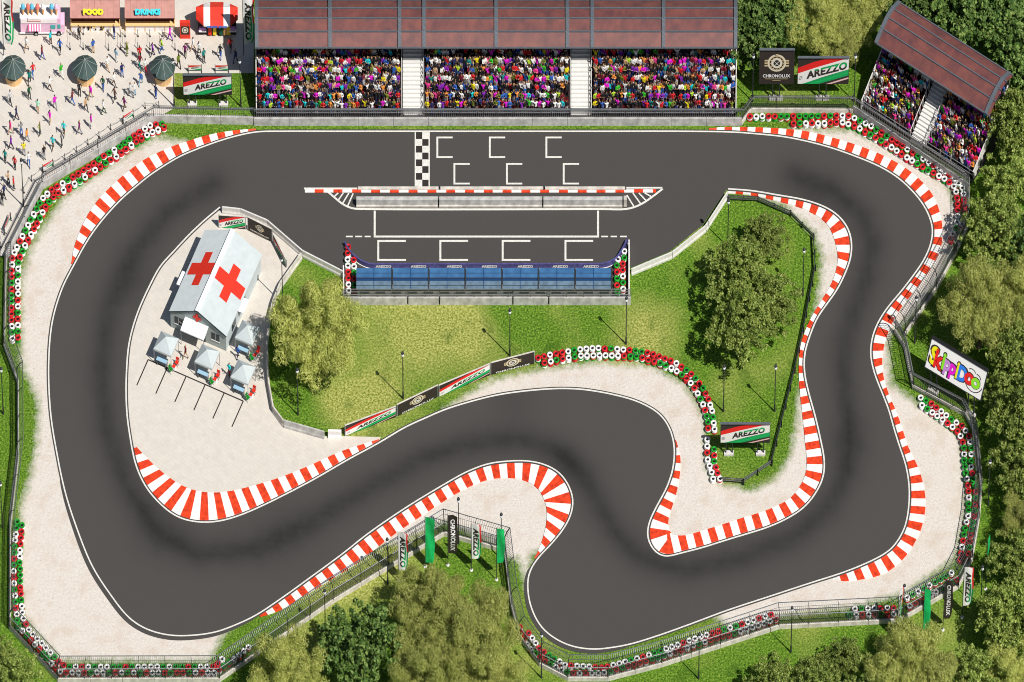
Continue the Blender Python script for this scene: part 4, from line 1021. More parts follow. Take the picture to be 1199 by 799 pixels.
hoarding((574.5,439.5),(626,426),1.55,'C','dark emblem hoarding touching the first infield tyres')
hoarding((256,267),(288,269),1.6,'A','striped hoarding at the northern tip of the medical yard')
hoarding((290,270),(319,284.5),1.7,'C','dark emblem hoarding north of the medical tent')
hoarding((320,284),(335,314),1.0,'A','narrow steep striped hoarding north-east of the medical tent')

# ------------------------------------------------------------------ lamps
def make_lamp():
    r = thing('lamp_post', '', 'lamp post', (0, 0, 0))
    q = MB(); q.tube((0, 0, 0), (0, 0, .9), .11, .09, 'steel_dark', 8); q.tube((0, 0, .9), (0, 0, 5.7), .065, .045, 'steel_dark', 7); q.build('pole', r)
    q = MB(); q.tube((0, 0, 5.65), (0, 0, 5.85), .06, .15, 'steel_dark', 10); q.lathe([(.15, 5.85), (.19, 5.9), (.14, 6.04), (.02, 6.1)], 'steel_dark', 10); q.build('lamp_head', r)
    q = MB(); q.lathe([(.08, 5.66), (.17, 5.70), (.16, 5.84), (.02, 5.86)], 'lamp_glass', 10, (0, -.07, 0)); q.build('lamp_glass', r)
    return r
LAMPS = [((204,125),'lamp post at the left end of the billboard lawn by the plaza'),((282,125),'lamp post at the right end of the billboard lawn by the plaza'),((27.5,242),'lamp post at the plaza corner above the bent fence'),((349,486),'lamp post south of the round infield olive tree'),((472,467),'lamp post behind the dark hoarding among the infield hoardings'),((597,417),'lamp post directly below the pit shelter, above the last dark hoarding'),
 ((331,356),'lamp post at the corner between medical yard and olive tree'),((733,403),'lamp post on the lawn below the eastern pit tyres'),((852,289),'lamp post at the pit exit corner of the infield lawn'),((940,346),'lamp post between infield tree and eastern guard rail'),((847,482),'lamp post beside the infield tyres above the billboard'),((907,482),'lamp post beside the guard rail above the infield billboard'),
 ((381,744),'lamp post left of the dark round southern tree'),((454,684),'lamp post left of the first hairpin flag'),((537,637),'lamp post at the rounded hairpin fence corner'),((587,655),'lamp post behind the last hairpin flag'),((634,794),'lamp post at the southern tyre bend'),((818,795),'lamp post below the rising southern tyres'),((926,764),'lamp post on the southern lawn before the tyre gap'),
 ((1057,738),'lamp post beside the twisted striped flag'),((1071,402),'dark lamp post behind the eastern kerb fence'),((881,119),'lamp post left of the square dark billboard'),((1000,119),'lamp post right of the striped eastern billboard'),((1157,592),'lamp post in the shade behind the eastern tyres'),((4,485),'lamp post on the western lawn near the green strip'),((3,618),'lamp post on the western lawn beside the lower tyres'),((1148,716),'lamp post in tree shade behind the last striped flag')]
proto = make_lamp()
for i, ((x, y), lab) in enumerate(LAMPS):
    if i == 0: proto.location = W(x, y); proto['label'] = lab; proto['group'] = 'lamp posts around the circuit'
    else: dup(proto, W(x, y), random.uniform(-.2, .2), lab)

# ------------------------------------------------------------------ feather flags
def flag(x, y, kind, label, top=6.7, w=1.1, bot=1.55, twist=0.0):
    r = thing('feather_flag', label, 'flag', W(x, y), twist, 'feather flags on poles')
    q = MB(); q.tube((0, 0, 0), (0, 0, top), .05, .035, 'steel_dark', 6); q.build('pole', r)
    q = MB(); q.lathe([(.20, 0), (.20, .05), (.08, .12), (.001, .12)], 'concrete_pale', 10); q.build('foot', r)
    H = top-bot-.1; ny = 24; nx = 5; ph = random.random()*6
    def fn(u, v, l=0):     # u 0..w, v 0..H
        return (.05+u*(1-.04*math.sin(v*2)), -.10*math.sin(u*2.5+v*1.1+ph)*min(1, u*1.5)-l, bot+v)
    def shape(v): # width profile
        t = v/H; return w*(1-.22*max(0, (.12-t)/.12)**1.0*1.0) * (1 if t < .94 else 1-.5*((t-.94)/.06)**2)
    q = MB(); base = {'A': 'poster_white', 'G': 'flag_green', 'C': 'poster_dark'}[kind]; vs = []
    for j in range(ny+1):
        v = H*j/ny
        for i in range(nx+1): vs.append(fn(shape(v)*i/nx, v))
    q.add(vs, [(j*(nx+1)+i, j*(nx+1)+i+1, (j+1)*(nx+1)+i+1, (j+1)*(nx+1)+i) for j in range(ny) for i in range(nx)], base)
    if kind == 'A':
        for j in range(ny):
            v0, v1 = H*j/ny, H*(j+1)/ny
            a0, a1 = (.86, 1.0) if j > ny*.30 else (.86, 1.0)
            q.add([fn(shape(v0)*a0, v0, .012), fn(shape(v0)*a1, v0, .012), fn(shape(v1)*a1, v1, .012), fn(shape(v1)*a0, v1, .012)], [(0, 1, 2, 3)], 'poster_red' if j > ny*.45 else 'poster_green')
    if kind in 'AC':
        t = 'AREZZO' if kind == 'A' else 'CHRONOLUX'; a = Art(9, 9); hh = w*.62 if kind == 'A' else w*.50
        a.text(t, (0, 0), hh, 'poster_dark' if kind == 'A' else 'poster_white', 0, .04, .15 if kind == 'A' else 0, 'poster_green' if kind == 'A' else None, stretch=H*.80/(hh*textgeo(t, .04, .15 if kind == 'A' else 0)[2]))
        a.emit(q, lambda u, v, l: fn(w*(.47 if kind == 'A' else .5)+v, H*.48-u, .024))
    q.build('banner', r)
flag(4.5,66,'A','striped vertical flag with black and green letters left of the ice cream van',top=7.6,w=1.25)
flag(285.5,66,'A','striped vertical flag between the striped kiosk and the long grandstand',top=7.6,w=1.25)
flag(466.5,681,'A','leftmost of the five hairpin flags, striped with black and green letters')
flag(498,664,'G','plain green flag between the first striped and the dark hairpin flag',w=1.05,bot=.6)
flag(524.5,662,'C','dark flag with white letters in the middle of the hairpin flags')
flag(552,668,'A','striped flag between the dark flag and the narrow green hairpin flag',top=6.3)
flag(581.5,679,'G','narrow green flag, rightmost of the five hairpin flags',top=6.9,w=.9,bot=2.2)
flag(1050.5,752,'A','twisted narrow striped flag beside a lamp post in the south-east',twist=1.15,top=6.6)
flag(1080,750,'G','plain green flag left of the dark flag in the south-east',w=.75,top=6.9)
flag(1104,738,'C','dark flag with white letters in the south-east',w=.95,top=6.8)
flag(1126.5,723,'A','striped flag with black and green letters, rightmost of the south-eastern flags',top=6.8)
flag(1154,690,'G','dim green flag edge-on in tree shade behind the fence',twist=1.35,top=6.6,w=1.0)

# ------------------------------------------------------------------ medical tent
FL, FR, BL = W(200,383), W(265,411.5), W(240,289.5)
ex = (FR-FL); Wd = ex.length; rz = math.atan2(ex.y, ex.x); Ln = (BL-FL).length
r = thing('medical_tent', 'large grey-white gabled tent with red crosses on its roof', 'tent', FL, rz)
eh, rh = 2.1, 3.7
q = MB()
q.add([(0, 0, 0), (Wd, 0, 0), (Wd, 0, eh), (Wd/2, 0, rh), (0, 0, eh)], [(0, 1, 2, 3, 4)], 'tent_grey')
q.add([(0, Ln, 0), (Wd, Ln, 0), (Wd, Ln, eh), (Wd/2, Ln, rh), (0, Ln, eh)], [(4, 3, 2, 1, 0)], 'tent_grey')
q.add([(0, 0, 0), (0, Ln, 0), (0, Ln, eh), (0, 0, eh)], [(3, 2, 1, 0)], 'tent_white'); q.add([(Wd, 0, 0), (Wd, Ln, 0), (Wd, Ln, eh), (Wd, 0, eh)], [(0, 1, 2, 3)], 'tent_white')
q.build('wall', r)
ov = .12
for s in (0, 1):
    q = MB(); x0, x1 = (-ov, Wd/2) if s == 0 else (Wd+ov, Wd/2); zl = eh-ov*(rh-eh)/(Wd/2)
    vs = [(x0, -ov, zl), (x1, -ov, rh), (x1, Ln+ov, rh), (x0, Ln+ov, zl)]; vs = [(x, y, z+.05) for x, y, z in vs]
    q.add(vs+[(x, y, z-.05) for x, y, z in vs], [(0, 1, 2, 3) if s == 0 else (3, 2, 1, 0), (4, 7, 6, 5), (0, 4, 5, 1), (2, 6, 7, 3), (3, 7, 4, 0)], 'tent_shade_lift' if s == 0 else 'tent_white')  # shaded west slope takes the fabric copy with brightness put into its colour
    rf = q.build('roof', r)
    c = MB(); cy = Ln*(.52 if s == 0 else .50); sl = (rh-eh)/(Wd/2)
    def onroof(a, b, l=.085): # a: distance up slope from centre in plan, b along
        x = Wd*.25+a if s == 0 else Wd*.765-a
        z = (eh+(x)*sl if s == 0 else eh+(Wd-x)*sl)+l; return (x, cy+b, z)
    A_, B_ = .45, 1.75; sA = .62
    for poly in ([(-A_*sA*1.1, -B_), (A_*sA*1.1, -B_), (A_*sA*1.1, B_), (-A_*sA*1.1, B_)], ):
        pass
    a1, b1 = .46, 2.1; a2, b2 = 1.62, .74
    pts = [(-a1, -b1), (a1, -b1), (a1, -b2), (a2, -b2), (a2, b2), (a1, b2), (a1, b1), (-a1, b1), (-a1, b2), (-a2, b2), (-a2, -b2), (-a1, -b2)]
    P3 = [onroof(a, b) for a, b in pts]; c.poly(P3, 'cross_red'); c.build('red_cross', r)
q = MB(); q.bar((Wd/2, -ov-.02, rh+.08), (Wd/2, Ln+ov, rh+.08), .55, .06, 'tent_trim'); q.build('ridge_strip', r)
q = MB(); q.bar((-ov, -ov-.02, eh-.05), (Wd/2, -ov-.02, rh), .05, .12, 'glass_dark'); q.bar((Wd+ov, -ov-.02, eh-.05), (Wd/2, -ov-.02, rh), .05, .12, 'glass_dark'); q.build('gable_edge', r)
q = MB(); pts = [(-.14, -.42), (.14, -.42), (.14, -.14), (.42, -.14), (.42, .14), (.14, .14), (.14, .42), (-.14, .42), (-.14, .14), (-.42, .14), (-.42, -.14), (-.14, -.14)]
tri = tessellate_polygon([[Vector((a, b, 0)) for a, b in pts]]); q.add([(Wd/2-.1+a*1.2, -.06, 2.75+b*1.2) for a, b in pts], tri, 'cross_red'); q.build('red_cross', r)
for x in (1.05, Wd-1.35): q = MB(); q.box((x, -.02, 1.25), (1.0, .04, .85), 'glass_dark'); q.box((x, -.05, 1.25), (.06, .02, .85), 'tent_grey'); q.box((x, -.05, .78), (1.1, .04, .08), 'tent_trim'); q.build('window', r)
q = MB(); q.box((Wd/2-.05, -.02, .95), (1.9, .04, 1.9), 'black'); q.build('door', r)
q = MB(); q.add([(1.9, 0, 2.2), (4.9, 0, 2.2), (4.9, -1.4, 1.9), (1.9, -1.4, 1.9)], [(3, 2, 1, 0)], 'tent_trim'); q.box((3.4, -1.4, 1.86), (3.0, .05, .12), 'tent_trim'); q.build('awning', r)
for x in (1.95, 4.85): q = MB(); q.bar((x, -1.38, 0), (x, -1.38, 1.9), .05, .05, 'galv'); q.build('awning_pole', r)
for x, sx in ((Wd, 1), (0, -1)):
    for y in (2.2, 5.0): q = MB(); q.box((x+sx*.02, y, 1.2), (.04, 1.1, .8), 'glass_dark'); q.build('window', r)
    q = MB(); q.box((x+sx*.38, Ln*.42, 1.75), (.7, 1.7, .06), 'tent_trim'); q.build('side_awning', r)

def gazebo(x, y, rz, label):
    r = thing('gazebo', label, 'gazebo', W(x, y), rz, 'white gazebos in front of the medical tent'); a = 1.12
    q = MB(); z = 1.85; P = [(-a, -a, z), (a, -a, z), (a, a, z), (-a, a, z), (0, 0, 2.75)]
    q.add(P, [(0, 1, 4), (1, 2, 4), (2, 3, 4), (3, 0, 4)], 'tent_white'); Q = P[:4]+[(px, py, z-.22) for px, py, _ in P[:4]]
    q.add(Q, [(i, (i+1) % 4, (i+1) % 4+4, i+4) for i in range(4)], 'tent_white'); q.build('canopy', r)
    for sx in (-1, 1):
        for sy in (-1, 1): q = MB(); q.bar((sx*a*.97, sy*a*.97, 0), (sx*a*.97, sy*a*.97, z), .05, .05, 'galv'); q.build('leg', r)
    t = thing('folding_table', 'pale blue folding table under the '+label.split(' gazebo')[0]+' gazebo', 'table', W(x, y)+Vector((math.cos(rz)*-.1+math.sin(rz)*1.0, math.sin(rz)*-.1-math.cos(rz)*1.0, 0)), rz, 'folding tables at the gazebos')
    q = MB(); q.box((0, 0, .74), (1.3, .6, .05), 'cloth_light blue'); q.build('tabletop', t)
    for sx in (-.55, .55): q = MB(); q.box((sx, 0, .36), (.05, .5, .72), 'steel'); q.build('leg', t)
    c, s = math.cos(rz), math.sin(rz)
    k = MB(); k.box((0, 0, .2), (.34, .34, .4), 'tent_trim'); k.box((0, 0, .42), (.36, .36, .05), 'cross_red'); ox, oy = 1.35, -.9
    tag(k.build('first_aid_box', None, W(x, y)+Vector((c*ox-s*oy, s*ox+c*oy, .01)), rz), 'white box with red lid beside the '+label.split(' gazebo')[0]+' gazebo', 'box')
    for j, (ox, oy, m, nm) in enumerate(((1.5, -.35, 'cross_red', 'red'), (1.15, -1.4, 'tyre_green', 'green'))):
        ch = thing('folding_chair', f"{nm} folding chair beside the "+label.split(' gazebo')[0]+' gazebo', 'chair', W(x, y)+Vector((c*ox-s*oy, s*ox+c*oy, .01)), rz+j*1.3)
        q = MB(); q.box((0, 0, .44), (.42, .42, .05), m); q.build('seat', ch); q = MB(); q.box((0, .2, .70), (.42, .05, .34), m); q.build('backrest', ch)
        for sx in (-.18, .18): q = MB(); q.bar((sx, -.2, 0), (sx, .2, .85), .03, .03, 'galv'); q.bar((sx, .2, 0), (sx, -.2, .44), .03, .03, 'galv'); q.build('leg', ch)
tr = math.atan2(-195, 447)
gazebo(195,419,tr,'western gazebo below the medical tent window'); gazebo(243,434,tr,'middle gazebo in front of the medical tent door'); gazebo(285,452,tr,'south-eastern gazebo nearest the parking bays'); gazebo(290,406,tr,'north-eastern gazebo beside the tent side wall')

# ------------------------------------------------------------------ plaza furniture
def parasol_booth(x, y, label):
    r = thing('parasol_booth', label, 'kiosk', W(x, y), .39/2, 'parasol booths on the plaza')
    q = MB(); q.lathe([(1.02, 0), (1.02, .78), (1.12, .82), (.7, .82)], 'wood_light', 16); q.build('counter', r)
    q = MB(); q.tube((0, 0, 0), (0, 0, 2.45), .06, .05, 'black', 8); q.lathe([(.001, .75), (.9, .72)], 'slot_dark', 12); q.build('pole', r)
    q = MB(); n = 8; R = 1.5
    for i in range(n*2):
        t0, t1 = PI*i/n, PI*(i+1)/n
        r0, r1 = (R, R*.97) if i % 2 == 0 else (R*.97, R); z0, z1 = (1.34, 1.42) if i % 2 == 0 else (1.42, 1.34)
        A_, B_ = (math.cos(t0)*r0, math.sin(t0)*r0, z0), (math.cos(t1)*r1, math.sin(t1)*r1, z1); q.add([A_, B_, (0, 0, 2.42)], [(0, 1, 2)], 'parasol_green')
    cn = q.build('canopy', r)
    q = MB()
    for i in range(n):
        t = 2*PI*i/n; q.bar((0, 0, 2.44), (math.cos(t)*R, math.sin(t)*R, 1.36), .03, .02, 'parasol_rib')
    q.build('rib', cn)
    q = MB(); q.lathe([(.08, 2.40), (.05, 2.55), (.001, 2.57)], 'parasol_rib', 8); q.build('finial', r)
parasol_booth(16,92,'dark green parasol booth with wooden counter, below the ice cream van'); parasol_booth(100,92,'dark green parasol booth with wooden counter, below the food stall'); parasol_booth(191,92,'dark green parasol booth with wooden counter, left of the billboard lawn')

def stall(x0, x1, word, lm, label, goods):
    L = (x1-x0)/10; r = thing('market_stall', label, 'stall', W(x0, 37))
    q = MB()
    q.add([(0, -.4, 2.1), (L, -.4, 2.1), (L, 1.3, 2.55), (0, 1.3, 2.55)], [(0, 1, 2, 3)], 'roof_pink')
    n = int(L/.7)
    for i in range(n+1): q.bar((L*i/n, -.4, 2.12), (L*i/n, 1.3, 2.57), .05, .04, 'slot_dark' if False else 'roof_pink')
    q.box((L/2, -.4, 2.04), (L, .04, .12), 'slot_dark'); q.build('roof', r)
    q = MB(); q.box((L/2, 1.35, 2.62), (L, .15, .12), 'beam_grey'); q.build('ridge', r)
    q = MB(); q.box((L/2, 1.25, 1.2), (L-.1, .08, 2.4), 'wood_orange'); q.box((.05, .6, 1.1), (.08, 1.2, 2.1), 'wood_orange'); q.box((L-.05, .6, 1.1), (.08, 1.2, 2.1), 'wood_orange'); q.box((L/2, .9, .6), (L-.2, .5, .9), 'slot_dark'); q.build('wall', r)
    q = MB(); q.box((L/2, .16, .42), (L-.1, .3, .8), 'van_white'); q.box((L/2, .10, .88), (L, .55, .10), 'wood_orange')
    for i in range(1, 5): q.box((L*i/5, -.01, .40), (.09, .05, .8), 'wood_orange')
    q.build('counter', r)
    if goods:
        q = MB()
        for i in range(22): q.box((1.4+random.random()*2.6, -.04, random.choice((.3, .55))), (.18, .06, .16), random.choice(('brown_goods', 'yellow', 'cone_orange', 'black', 'van_white')))
        q.build('menu_board', r)
    q = MB(); a = Art(9, 9); a.text(word, (0, 0), .68, lm, 0, .06)
    T = Matrix.Rotation(math.radians(50), 4, 'X')
    for lay in range(6): a.items = a.items[:1]; a.emit(q, lambda u, v, l: (L*.5+u*.98-.2, -.12+v*.55-lay*.0, 2.55+v*.42+lay*.02))
    q.build('sign_letters', r)
mat('brown_goods', (.12, .05, .02), .7)
stall(83,141,'FOOD','letter_yellow','food stall with pink roof and yellow letters beside the ice cream van',True)
stall(147,205,'DRINKS','letter_cyan','drinks stall with pink roof and cyan letters',False)

def posts_rope(pts, label, h=.85, name='rope_barrier', banners=(), rope=True, cat='barrier'):
    o = W(*pts[0]); r = thing(name, label, cat, o)
    for p in pts:
        d = W(*p)-o; q = MB(); q.tube((d.x, d.y, 0), (d.x, d.y, h), .05, .045, 'steel_dark', 6); q.lathe([(.14, 0), (.12, .05), (.04, .07)], 'steel_dark', 8, (d.x, d.y, 0)); q.build('post', r)
    q = MB()
    for a, b in zip(pts[:-1], pts[1:]):
        A_, B_ = W(*a)-o, W(*b)-o; pv = None
        for k in range(6):
            t = k/5; p = A_.lerp(B_, t); p.z = h*.9-.3*4*t*(1-t)*.5
            if pv is not None: q.bar(pv, p, .025, .025, 'galv')
            pv = p
    q.build('chain', r)
for xs, ys, l in (((82,82),(40.5,58),'left end of the food stall queue'),((97.5,97.5),(40.5,58),'second from left at the food stall queue'),((112,),(43,),''),((127,127),(42,59),'third at the food stall queue'),((141,141),(43,58),'right end of the food stall queue'),
   ((146.5,146.5),(43,58),'left end of the drinks stall queue'),((161.5,161.5),(43,58),'second at the drinks stall queue'),((175.5,175.5),(43,58),'third at the drinks stall queue'),((190,190),(43,57),'fourth at the drinks stall queue'),((205,205),(43,58.5),'right end of the drinks stall queue')):
    if len(xs) > 1: posts_rope(list(zip(xs, ys)), 'chained post pair, '+l)
posts_rope([(186,125.5),(170,127),(156,136),(144,145),(129.5,152),(116,161),(103,169.5),(89.5,178),(76,187)], 'post and chain line along the upper plaza edge', h=.75)
posts_rope([(76,187),(62.5,195),(50,202),(37,212),(28,226)], 'post and chain line between the upper plaza edge and the corner lamp', h=.75)
posts_rope([(12.5,256),(5,275),(1,290)], 'post and chain line below the plaza corner lamp', h=.75)
def banner_stand(a, b, label):
    A, B = W(*a), W(*b); d = B-A; L = d.length; r = thing('banner_stand', label, 'banner', A, math.atan2(d.y, d.x))
    q = MB(); q.add([(.05, 0, .25), (L-.05, 0, .25), (L-.05, 0, .85), (.05, 0, .85)], [(0, 1, 2, 3)], 'poster_white'); q.add([(.05, -.01, .6), (L-.05, -.01, .75), (L-.05, -.01, .85), (.05, -.01, .85)], [(0, 1, 2, 3)], 'poster_red'); q.add([(.05, -.01, .25), (L-.05, -.01, .25), (L-.05, -.01, .45), (.3, -.01, .25)], [(0, 1, 2, 3)], 'poster_green'); 
    a_ = Art(3, 3); a_.text('AREZZO', (0, 0), .17, 'poster_dark', .12, .03); a_.emit(q, lambda u, v, l: (L/2+u, -.02, .55+v)); q.build('banner', r)
    for x in (0, L): q = MB(); q.tube((x, 0, 0), (x, 0, .95), .04, .04, 'steel_dark', 6); q.box((x, 0, .03), (.1, .5, .06), 'steel_dark'); q.build('post', r)
banner_stand((220.5,84.5),(236,84.5),'small striped banner between posts above the billboard lawn, left one')
banner_stand((252,84.5),(267.5,84.5),'small striped banner between posts above the billboard lawn, right one')
banner_stand((144.5,144),(156,137),'small striped banner hung in the upper plaza chain line')
banner_stand((50.5,201.5),(62,195),'small striped banner hung in the plaza chain near the corner lamp')
banner_stand((5.5,273),(12,258),'small dark edged banner below the plaza corner lamp')
# poster stand
r = thing('poster_stand', 'red poster stand with round emblem between drinks stall and striped kiosk', 'poster', W(217,44))
q = MB(); q.box((0, 0, 1.0), (1.2, .35, 2.0), 'kiosk_red'); q.build('panel', r)
q = MB(); q.add([(-.5, -.185, .55), (.5, -.185, .55), (.5, -.185, 1.6), (-.5, -.185, 1.6)], [(0, 1, 2, 3)], 'poster_dark'); a = Art(2, 2); a.ring((0, 0), 0, .38, 'gold_pale', 16); a.ring((0, 0), .18, .27, 'poster_dark', 16); a.emit(q, lambda u, v, l: (u, -.19-l, 1.12+v)); q.build('poster', r)
# striped kiosk
r = thing('striped_kiosk', 'kiosk under a red and white striped octagonal canopy near the flag', 'kiosk', W(254.5,48))
q = MB(); xs = [-2.45, -1.55, -.78, .78, 1.55, 2.45]; ms = ['kiosk_red', 'kerb_white', 'kiosk_red', 'kerb_white', 'kiosk_red']
ht = lambda x: 2.15+.55*(1-abs(x)/2.45)
fr = {-2.45: .95, -1.55: .15, -.78: 0, .78: 0, 1.55: .15, 2.45: .95}; bk = {-2.45: 1.9, -1.55: 2.3, -.78: 2.5, .78: 2.5, 1.55: 2.3, 2.45: 1.9}
for i in range(5):
    a, b = xs[i], xs[i+1]
    q.add([(a, fr[a]-.2, 2.0), (b, fr[b]-.2, 2.0), (b, fr[b]+.25, 2.35), (a, fr[a]+.25, 2.35)], [(0, 1, 2, 3)], ms[i])
    q.add([(a, fr[a]+.25, 2.35), (b, fr[b]+.25, 2.35), (b, 1.4, 2.75), (a, 1.4, 2.75)] if True else [], [(0, 1, 2, 3)], ms[i])
    q.add([(a, 1.4, 2.75), (b, 1.4, 2.75), (b, bk[b], 2.2), (a, bk[a], 2.2)], [(0, 1, 2, 3)], ms[i])
    q.add([(a, fr[a]-.2, 1.85), (b, fr[b]-.2, 1.85), (b, fr[b]-.2, 2.0), (a, fr[a]-.2, 2.0)], [(0, 1, 2, 3)], ms[i])
q.build('canopy', r)
q = MB(); a = Art(9, 9); a.text('STREET SHOP', (0, 0), .30, 'letter_blue', 0, .06); a.emit(q, lambda u, v, l: (u, -.28, 2.05+v)); q.build('sign_letters', r)
q = MB(); q.box((0, 1.5, .9), (4.4, 1.6, 1.8), 'stand_dark'); q.build('wall', r)
for x, m in ((-.85, 'cross_red'), (-.3, 'yellow'), (.45, 'cloth_dark green'), (.95, 'cone_orange'), (1.35, 'yellow')): q = MB(); q.box((x, .45, .75), (.40, .12, .95), m); q.box((x, .38, 1.28), (.2, .1, .16), m); q.build('hanging_shirt', r)
for x in (-1.7, 1.8): q = MB(); q.box((x, .45, .80), (.9, .3, .1), 'van_white'); q.box((x, .5, 1.05), (.7, .2, .3), 'violet'); q.build('shelf', r)
for x in (-2.2, 2.2): q = MB(); q.bar((x, .8, 0), (x, .8, 2.0), .07, .07, 'steel_dark'); q.build('post', r)
# ice cream van
r = thing('ice_cream_van', 'pink and white ice cream van with cones on its roof', 'van', W(48,41.5))
q = MB(); q.box((0, .8, 1.15), (4.7, 1.55, 1.8), 'van_pink'); q.box((2.5, .8, .75), (.6, 1.45, 1.0), 'van_pink'); q.box((-.2, .8, 2.08), (4.4, 1.5, .10), 'van_white'); q.box((-.2, .0, 1.80), (4.2, .06, .50), 'van_white'); q.box((0, .0, .28), (5.0, .10, .08), 'van_white'); q.build('body', r)
q = MB(); q.box((0, .05, .16), (5.0, .1, .12), 'black'); q.build('bumper', r)
q = MB()
for i in range(5): 
    x = -1.45+i*.30; q.add([(x, -.03, 1.42), (x+.15, -.03, 1.42), (x+.15, -.45, .98), (x, -.45, .98)], [(3, 2, 1, 0)], 'pink_stripe'); q.add([(x+.15, -.03, 1.42), (x+.30, -.03, 1.42), (x+.30, -.45, .98), (x+.15, -.45, .98)], [(3, 2, 1, 0)], 'van_white')
q.build('awning', r)
q = MB(); q.box((-.75, -.0, .95), (1.5, .05, .5), 'glass_dark'); q.build('serving_hatch', r)
q = MB(); q.box((1.45, 0, 1.05), (.55, .06, .45), 'teal'); q.build('window', r); q = MB(); q.box((2.15, .0, 1.1), (.35, .05, .5), 'teal'); q.build('window', r)
q = MB(); q.box((-.7, -.06, 2.10), (1.55, .12, .30), 'van_white'); q.box((-.7, -.07, 1.93), (1.6, .13, .06), 'ice_red'); a = Art(3, 3); a.poly([(-.55, -.03), (.55, -.03), (.55, .03), (-.55, .03)], 'gold'); a.emit(q, lambda u, v, l: (-.7+u, -.125-l, 2.13+v)); q.build('sign', r)
for x in (-.55, 2.1):
    w_ = q = MB(); q.tube((x, -.12, .26), (x, .12, .26), .26, .26, 'black', 14); w_ = q.build('wheel', r); q = MB(); q.tube((x, -.15, .26), (x, -.11, .26), .15, .15, 'galv', 10); q.build('rim', w_)
for x, m in ((-2.0, 'ice_blue'), (-1.4, 'ice_red'), (-.95, 'ice_blue'), (-.3, 'ice_red'), (.35, 'van_white'), (1.35, 'ice_blue'), (1.9, 'van_pink')):
    q = MB(); q.tube((x, .35, 2.12), (x, .55, 2.75), .03, .20, 'cone_orange', 9); q.lathe([(.001, 2.62), (.22, 2.72), (.27, 2.88), (.20, 3.12), (.10, 3.25), (.001, 3.3)], m, 12, (x, .62, 0)); q.build('cone_ornament', r)

